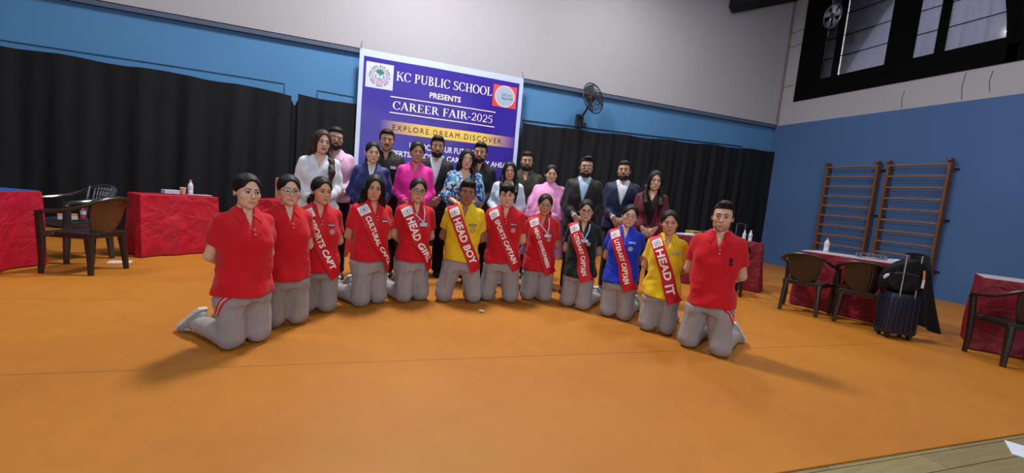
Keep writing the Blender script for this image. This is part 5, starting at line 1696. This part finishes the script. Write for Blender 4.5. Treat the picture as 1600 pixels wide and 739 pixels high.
BRN = (38, 27, 21)
plastic_chair((-2.76, 5.62), -107, (34, 30, 28), 'near-black plastic armchair with its back to the red table, left of the students', panel=(78, 50, 34))  # back panel coloured brown for the light falling on it; plastic is near-black
plastic_chair((-3.20, 6.28), -36, (44, 48, 54), 'shiny dark grey plastic armchair with open lattice back, behind the near-black one', True, .18, scale=1.08)
plastic_chair((5.58, 4.12), 115, BRN, 'dark brown plastic armchair nearest the corner, seen from behind at the right table')
plastic_chair((5.83, 3.58), 117, (37, 27, 22), 'dark brown plastic armchair beside the suitcase, seen from behind')
plastic_chair((6.12, 2.31), 143, (33, 27, 24), 'dark plastic armchair at the right edge of the picture')
plastic_chair((5.20, 5.12), 150, (18, 18, 20), 'black plastic armchair mostly hidden behind the student at the right end')
# wooden chair behind the half hidden table
wc = empty('wooden_chair', (-1.32, 8.22, 0), math.radians(8)); tag(wc, 'reddish brown wooden chair with tall back behind the half hidden red table', 'chair')
WCM = mat('chair_wood', srgb(150, 84, 74), .5, var=.2, vscale=5, stretch=(4, 4, .6))
MB().box((0, 0, .45), (.44, .44, .05), bev=.015).build('seat', WCM, wc)
MB().box((0, .20, .90), (.40, .03, .42), bev=.012).build('backrest', WCM, wc)
for sx in (-1, 1):
    MB().box((sx*.19, .20, .55), (.045, .04, 1.12), bev=.006).build('leg', WCM, wc); MB().box((sx*.19, -.19, .22), (.045, .045, .44), bev=.006).build('leg', WCM, wc)

# ------------------------------------------------------------------ things on tables
def bottle(p, label, cap=(206, 60, 90), h=.20, body=(206, 212, 224), tilt=0):
    b = empty('bottle', p); tag(b, label, 'bottle')
    s_ = h/.2
    MB().lathe([(.028*s_, 0), (.031*s_, .01*s_), (.031*s_, .05*s_), (.028*s_, .06*s_), (.031*s_, .07*s_), (.031*s_, .13*s_), (.013*s_, .168*s_), (.013*s_, .178*s_)], (0, 0, 0), 18).build('body', mat('pet_%d' % body[0], srgb(*body), .15, var=.05, spec=.7), b, True)
    MB().lathe([(.0318*s_, .072*s_), (.0320*s_, .125*s_)], (0, 0, 0), 18).build('label_band', mat('bottle_label', srgb(190, 200, 215), .5, var=.2, vscale=30), b, True)
    MB().lathe([(.015*s_, .176*s_), (.0155*s_, .198*s_), (.012*s_, .2*s_)], (0, 0, 0), 16).build('cap', mat('cap_%d_%d' % cap[:2], srgb(*cap), .4, var=.05), b, True)
    return b


def papers(p, rz, size, label, col=(205, 205, 212), n=4, cat='papers', name='paper_stack'):
    o = empty(name, p, rz); tag(o, label, cat); r = random.Random(int(p[0]*100))
    for k in range(n):
        MB().box((r.uniform(-.006, .006), r.uniform(-.006, .006), .003+.006*k), (size[0], size[1], .0055), r.uniform(-.08, .08), bev=.001).build('sheet', mat('paper_%d' % col[0], srgb(*col), .6, var=.05), o)
    return o


def carton(p, rz, d, label, col, name='carton', cat='box', lidcol=None):
    o = empty(name, p, rz); tag(o, label, cat)
    MB().box((0, 0, d[2]*.42), (d[0], d[1], d[2]*.84), bev=.004).build('body', mat('carton_%d_%d' % col[:2], srgb(*col), .6, var=.1), o)
    lc = lidcol or tuple(min(255, int(c*1.12)) for c in col)
    MB().box((0, 0, d[2]*.92), (d[0]*1.02, d[1]*1.02, d[2]*.16), bev=.003).build('lid', mat('carton_%d_%d' % lc[:2], srgb(*lc), .6, var=.1), o)
    return o


def cup(p, label, col=(196, 150, 110), h=.09):
    o = empty('paper_cup', p); tag(o, label, 'cup')
    MB().lathe([(.026, 0), (.036, h), (.032, h), (.0245, .006)], (0, 0, 0), 18).build('body', mat('cup_%d' % col[0], srgb(*col), .6, var=.08), o, True)
    MB().tube([(.036*math.cos(a), .036*math.sin(a), h) for a in np.linspace(0, 2*math.pi, 20, endpoint=False)], .0022, 6, closed=True).build('rim', mat('cup_rim', srgb(225, 220, 214), .5, var=.03), o, True)


bottle(T_B(.20, .06), 'small water bottle with pink cap on the left red table', (222, 96, 130), .20)
carton(T_B(-.02, .08), .7, (.17, .12, .05), 'clear plastic food box on the left red table', (170, 178, 196))
cup(T_B(.11, .05), 'tan paper cup beside the pink-capped bottle')
papers(T_B(.24, -.10), .66, (.26, .14), 'pale papers laid along the left red table', (190, 150, 165), 2)
carton((-3.24, 6.20, .458), .5, (.16, .11, .06), 'white and orange snack box on the lattice chair seat', (206, 196, 190), lidcol=(190, 110, 70))
bottle((-3.16, 6.32, .452), 'small red-capped bottle standing on the lattice chair seat', (214, 60, 80), .16, (170, 60, 80))
papers((-2.72, 6.10, 0), .2, (.21, .15), 'white paper lying on the floor under the chairs', (200, 204, 214), 1, 'paper', 'paper_sheet')
bottle(T_E(-.42, .10), 'white bottle with red cap on the table before the wall bars', (196, 70, 84), .21, (216, 206, 210))
papers(T_E(.44, .10), .1, (.22, .24), 'white papers at the end of the wall-bar table', (196, 204, 214), 5)
tr = empty('wire_tray', T_E(.10, .12)); tag(tr, 'shiny wire tray on the table before the wall bars', 'tray')
for k, zz in enumerate((.0, .05)):
    MB().tube([((.19+.02*k)*math.cos(a), (.13+.02*k)*math.sin(a), zz+.006) for a in np.linspace(0, 2*math.pi, 28, endpoint=False)], .005, 6, closed=True).build('rim', mat('chrome', srgb(190, 196, 206), .2, 1, var=.05), tr, True)
for k in range(12):
    a = k*math.pi/6
    MB().tube([(.19*math.cos(a), .13*math.sin(a), .006), (.21*math.cos(a), .15*math.sin(a), .056)], .003, 5).build('wire', mat('chrome', srgb(190, 196, 206), .2, 1), tr)
papers(T_F(.18, .02), .1, (.30, .22), 'dark folder on the right edge table', (36, 40, 44), 3, 'folder', 'folder')
bottle(T_D(.52, -.10), 'clear water bottle at the right end of the paper-piled table', (214, 218, 226), .18)
bottle(T_D(.44, -.06), 'white bottle beside the clear one on the paper-piled table', (226, 228, 232), .17, (206, 208, 214))
papers(T_D(.26, -.12), .1, (.30, .21), 'pink and white leaflets on the paper-piled table', (216, 176, 190), 7)
papers(T_D(-.09, -.12), -.1, (.32, .22), 'pile of white brochures in the middle of the paper-piled table', (206, 214, 228), 9)
papers(T_D(-.45, -.12), .1, (.34, .22), 'white tray of sheets at the left end of the paper-piled table', (214, 222, 236), 4)
carton(T_D(-.30, .17), .2, (.24, .16, .07), 'yellow and brown carton on the paper-piled table', (150, 132, 84))
carton(T_D(.02, .17), -.1, (.26, .18, .09), 'blue carton on the paper-piled table', (64, 72, 150))
carton(T_D(.30, .17), .1, (.20, .14, .07), 'navy carton on the paper-piled table', (40, 46, 84))

# ------------------------------------------------------------------ luggage
def suitcase(p, rz, d, col, label, hh, hy=.08):
    s_ = empty('suitcase', p, rz); tag(s_, label, 'suitcase'); w, dp, h = d
    m = mat('case_%d_%d' % col[:2], srgb(*col), .4, var=.15, vscale=5, bump=.06, bscale=60)
    b = MB().box((0, 0, .05+h/2), (w, dp, h), bev=.035).build('shell', m, s_, True)
    for k in range(6):
        x = -w*.40+w*.16*k
        MB().box((x, -dp/2-.003, .05+h/2), (.020, .012, h*.80), bev=.005).build('rib', m, b)
    for k in range(4):
        MB().box((-w/2-.003, -dp*.3+dp*.2*k, .05+h/2), (.012, .016, h*.80), bev=.005).build('rib', m, b)
    MB().box((0, -dp*.02, .05+h/2), (w*1.006, .014, h*1.004), bev=.004).build('zip', mat('zip', srgb(12, 13, 18), .5, var=.1), b)
    for sx in (-1, 1):
        for sy in (-1, 1):
            wl = MB().box((sx*(w/2-.05), sy*(dp/2-.04), .052), (.05, .045, .03), bev=.008).build('wheel_housing', mat('zip', srgb(12, 13, 18), .5), s_)
            MB().lathe([(.012, -.012), (.024, -.010), (.024, .010), (.012, .012)], (sx*(w/2-.05), sy*(dp/2-.04), .0245), 14, 'X').build('wheel', mat('wheel', srgb(24, 24, 26), .5, var=.1), s_, True)
    MB().tube([(-.07, 0, .05+h), (-.06, 0, .075+h), (.06, 0, .075+h), (.07, 0, .05+h)], .011, 8).build('carry_handle', mat('zip', srgb(12, 13, 18), .5), s_, True)
    for sx in (-1, 1): MB().tube([(sx*.075, hy, .05+h*.9), (sx*.075, hy, hh)], .008, 8).build('handle_tube', mat('alu', srgb(176, 176, 182), .3, .9, var=.05), s_, True)
    MB().tube([(-.085, hy, hh), (0, hy, hh+.008), (.085, hy, hh)], .014, 8).build('grip', mat('zip', srgb(12, 13, 18), .5), s_, True)
    return s_


suitcase((5.68, 3.10, 0), math.radians(-26), (.32, .21, .47), (19, 22, 46), 'navy suitcase on wheels in front of the right table', .96, -.098)
suitcase((6.62, 6.25, 0), math.radians(-30), (.38, .24, .52), (18, 18, 20), 'black suitcase with pulled-out silver handle behind the paper-piled table', 1.03)


def backpack(p, rz):
    o = empty('backpack', p, rz); tag(o, 'black backpack sitting on top of the navy suitcase', 'bag')
    def rb(P, c, r, n=4.0): q = (np.abs((P-np.array(c))/np.array(r))**n).sum(1)**(1/n); return (q-1)*min(r)
    def f(P):
        # slumped to one side: high at the handle, sloping down at the other end
        top = .40-.95*np.clip(.02-P[:, 0], 0, 1)**1.15
        d = rb(P, (.0, 0, .20), (.175, .095, .205))
        return smax(d, P[:, 2]-top, .07)+wob(P, 31, .006, 20, 20, 16)
    m = mat('nylon_black', srgb(11, 12, 17), .7, var=.2, vscale=9, bump=.3, bscale=9, bdist=.03, spec=.2)
    add('bag_body', np_mesh('bag_body', *isosurface(f, (-.22, -.16, -.03), (.22, .16, .45), .011)), m, o)
    g = lambda P: rb(P, (.01, -.10, .13), (.125, .035, .105))+wob(P, 33, .004, 25, 25, 20)
    add('front_pocket', np_mesh('front_pocket', *isosurface(g, (-.16, -.18, 0), (.18, -.04, .27), .010)), m, o)
    k = lambda P: rb(P, (-.165, -.02, .09), (.035, .055, .085))
    add('side_pocket', np_mesh('side_pocket', *isosurface(k, (-.23, -.10, -.01), (-.10, .06, .20), .009)), m, o)
    MB().tube([(-.09, -.135, .215), (0, -.140, .23), (.11, -.135, .215)], .004, 6).build('zip', mat('zip_grey', srgb(60, 62, 68), .4, .5, var=.1), o)
    MB().tube([(.02, .05, .385), (.03, .05, .43), (.08, .05, .435), (.09, .05, .385)], .010, 8).build('top_loop', m, o, True)
    for sx in (-.06, .10): MB().tube([(sx, .075, .33 if sx > 0 else .27), (sx+.01, .115, .22), (sx+.01, .112, .10), (sx, .085, .03)], .020, 8, flat=(1.3, .4)).build('strap', m, o, True)
    MB().tube([(.150, -.105, .28), (.156, -.118, .18)], .009, 6, flat=(1.2, .5)).build('luggage_tag', mat('tag_orange', srgb(176, 104, 46), .5, var=.1), o)
    MB().tube([(.156, -.118, .18), (.154, -.120, .09)], .010, 6, flat=(1.2, .5)).build('luggage_tag', mat('tag_white', srgb(200, 196, 190), .5, var=.1), o)
    return o


bk = (5.68, 3.12, .516); bkr = math.radians(-48)
backpack(bk, bkr)
_q = Matrix.Rotation(bkr, 3, 'Z') @ Vector((-.175, -.045, .115))
bt = bottle((bk[0]+_q.x, bk[1]+_q.y, bk[2]+_q.z), 'white bottle with violet cap sticking out of the backpack side pocket', (96, 60, 190), .13, (206, 206, 220))
bt.rotation_euler = (math.radians(18), math.radians(30), bkr)
# coat hung over the handle, its tail reaching to the floor
G = []
for i, u in enumerate(np.linspace(0, 1, 22)):
    row = []
    for v in np.linspace(0, 1, 16):
        zt = .975-.05*abs(u-.4); zb_ = .13+.03*math.sin(u*5)
        x = 5.80+.08*u+(.07+.11*u)*v*v+.03*v; y = 3.14-.14*u-.10*v*u+.018*math.sin(u*16+v*2)*(.4+v)
        row.append((x, y, zt+(zb_-zt)*v))
    G.append(row)
coat = MB().slab(np.array(G), (.012, .010, 0)).build('coat', mat('coat_black', srgb(13, 14, 20), .8, var=.2, bump=.2, bscale=14), None, True)
tag(coat, 'black coat hanging from the suitcase handle down to the floor', 'coat')
# litter
papers((3.72, 1.27, -.009), .5, (.21, .15), 'white paper sheet lying on the wooden floor at the right corner', (206, 214, 228), 1, 'paper', 'paper_sheet')
lit = MB()
for k in range(5): lit.box((.012*math.cos(k*2.2), .010*math.sin(k*1.7), .008+.003*k), (.028, .022, .008), k*.8)
lo_ = lit.build('paper_scrap', mat('scrap', srgb(206, 200, 198), .7, var=.2, vscale=60)); lo_.location = (1.127, 4.076, 0); tag(lo_, 'tiny crumpled paper scrap on the orange floor before the students', 'litter')
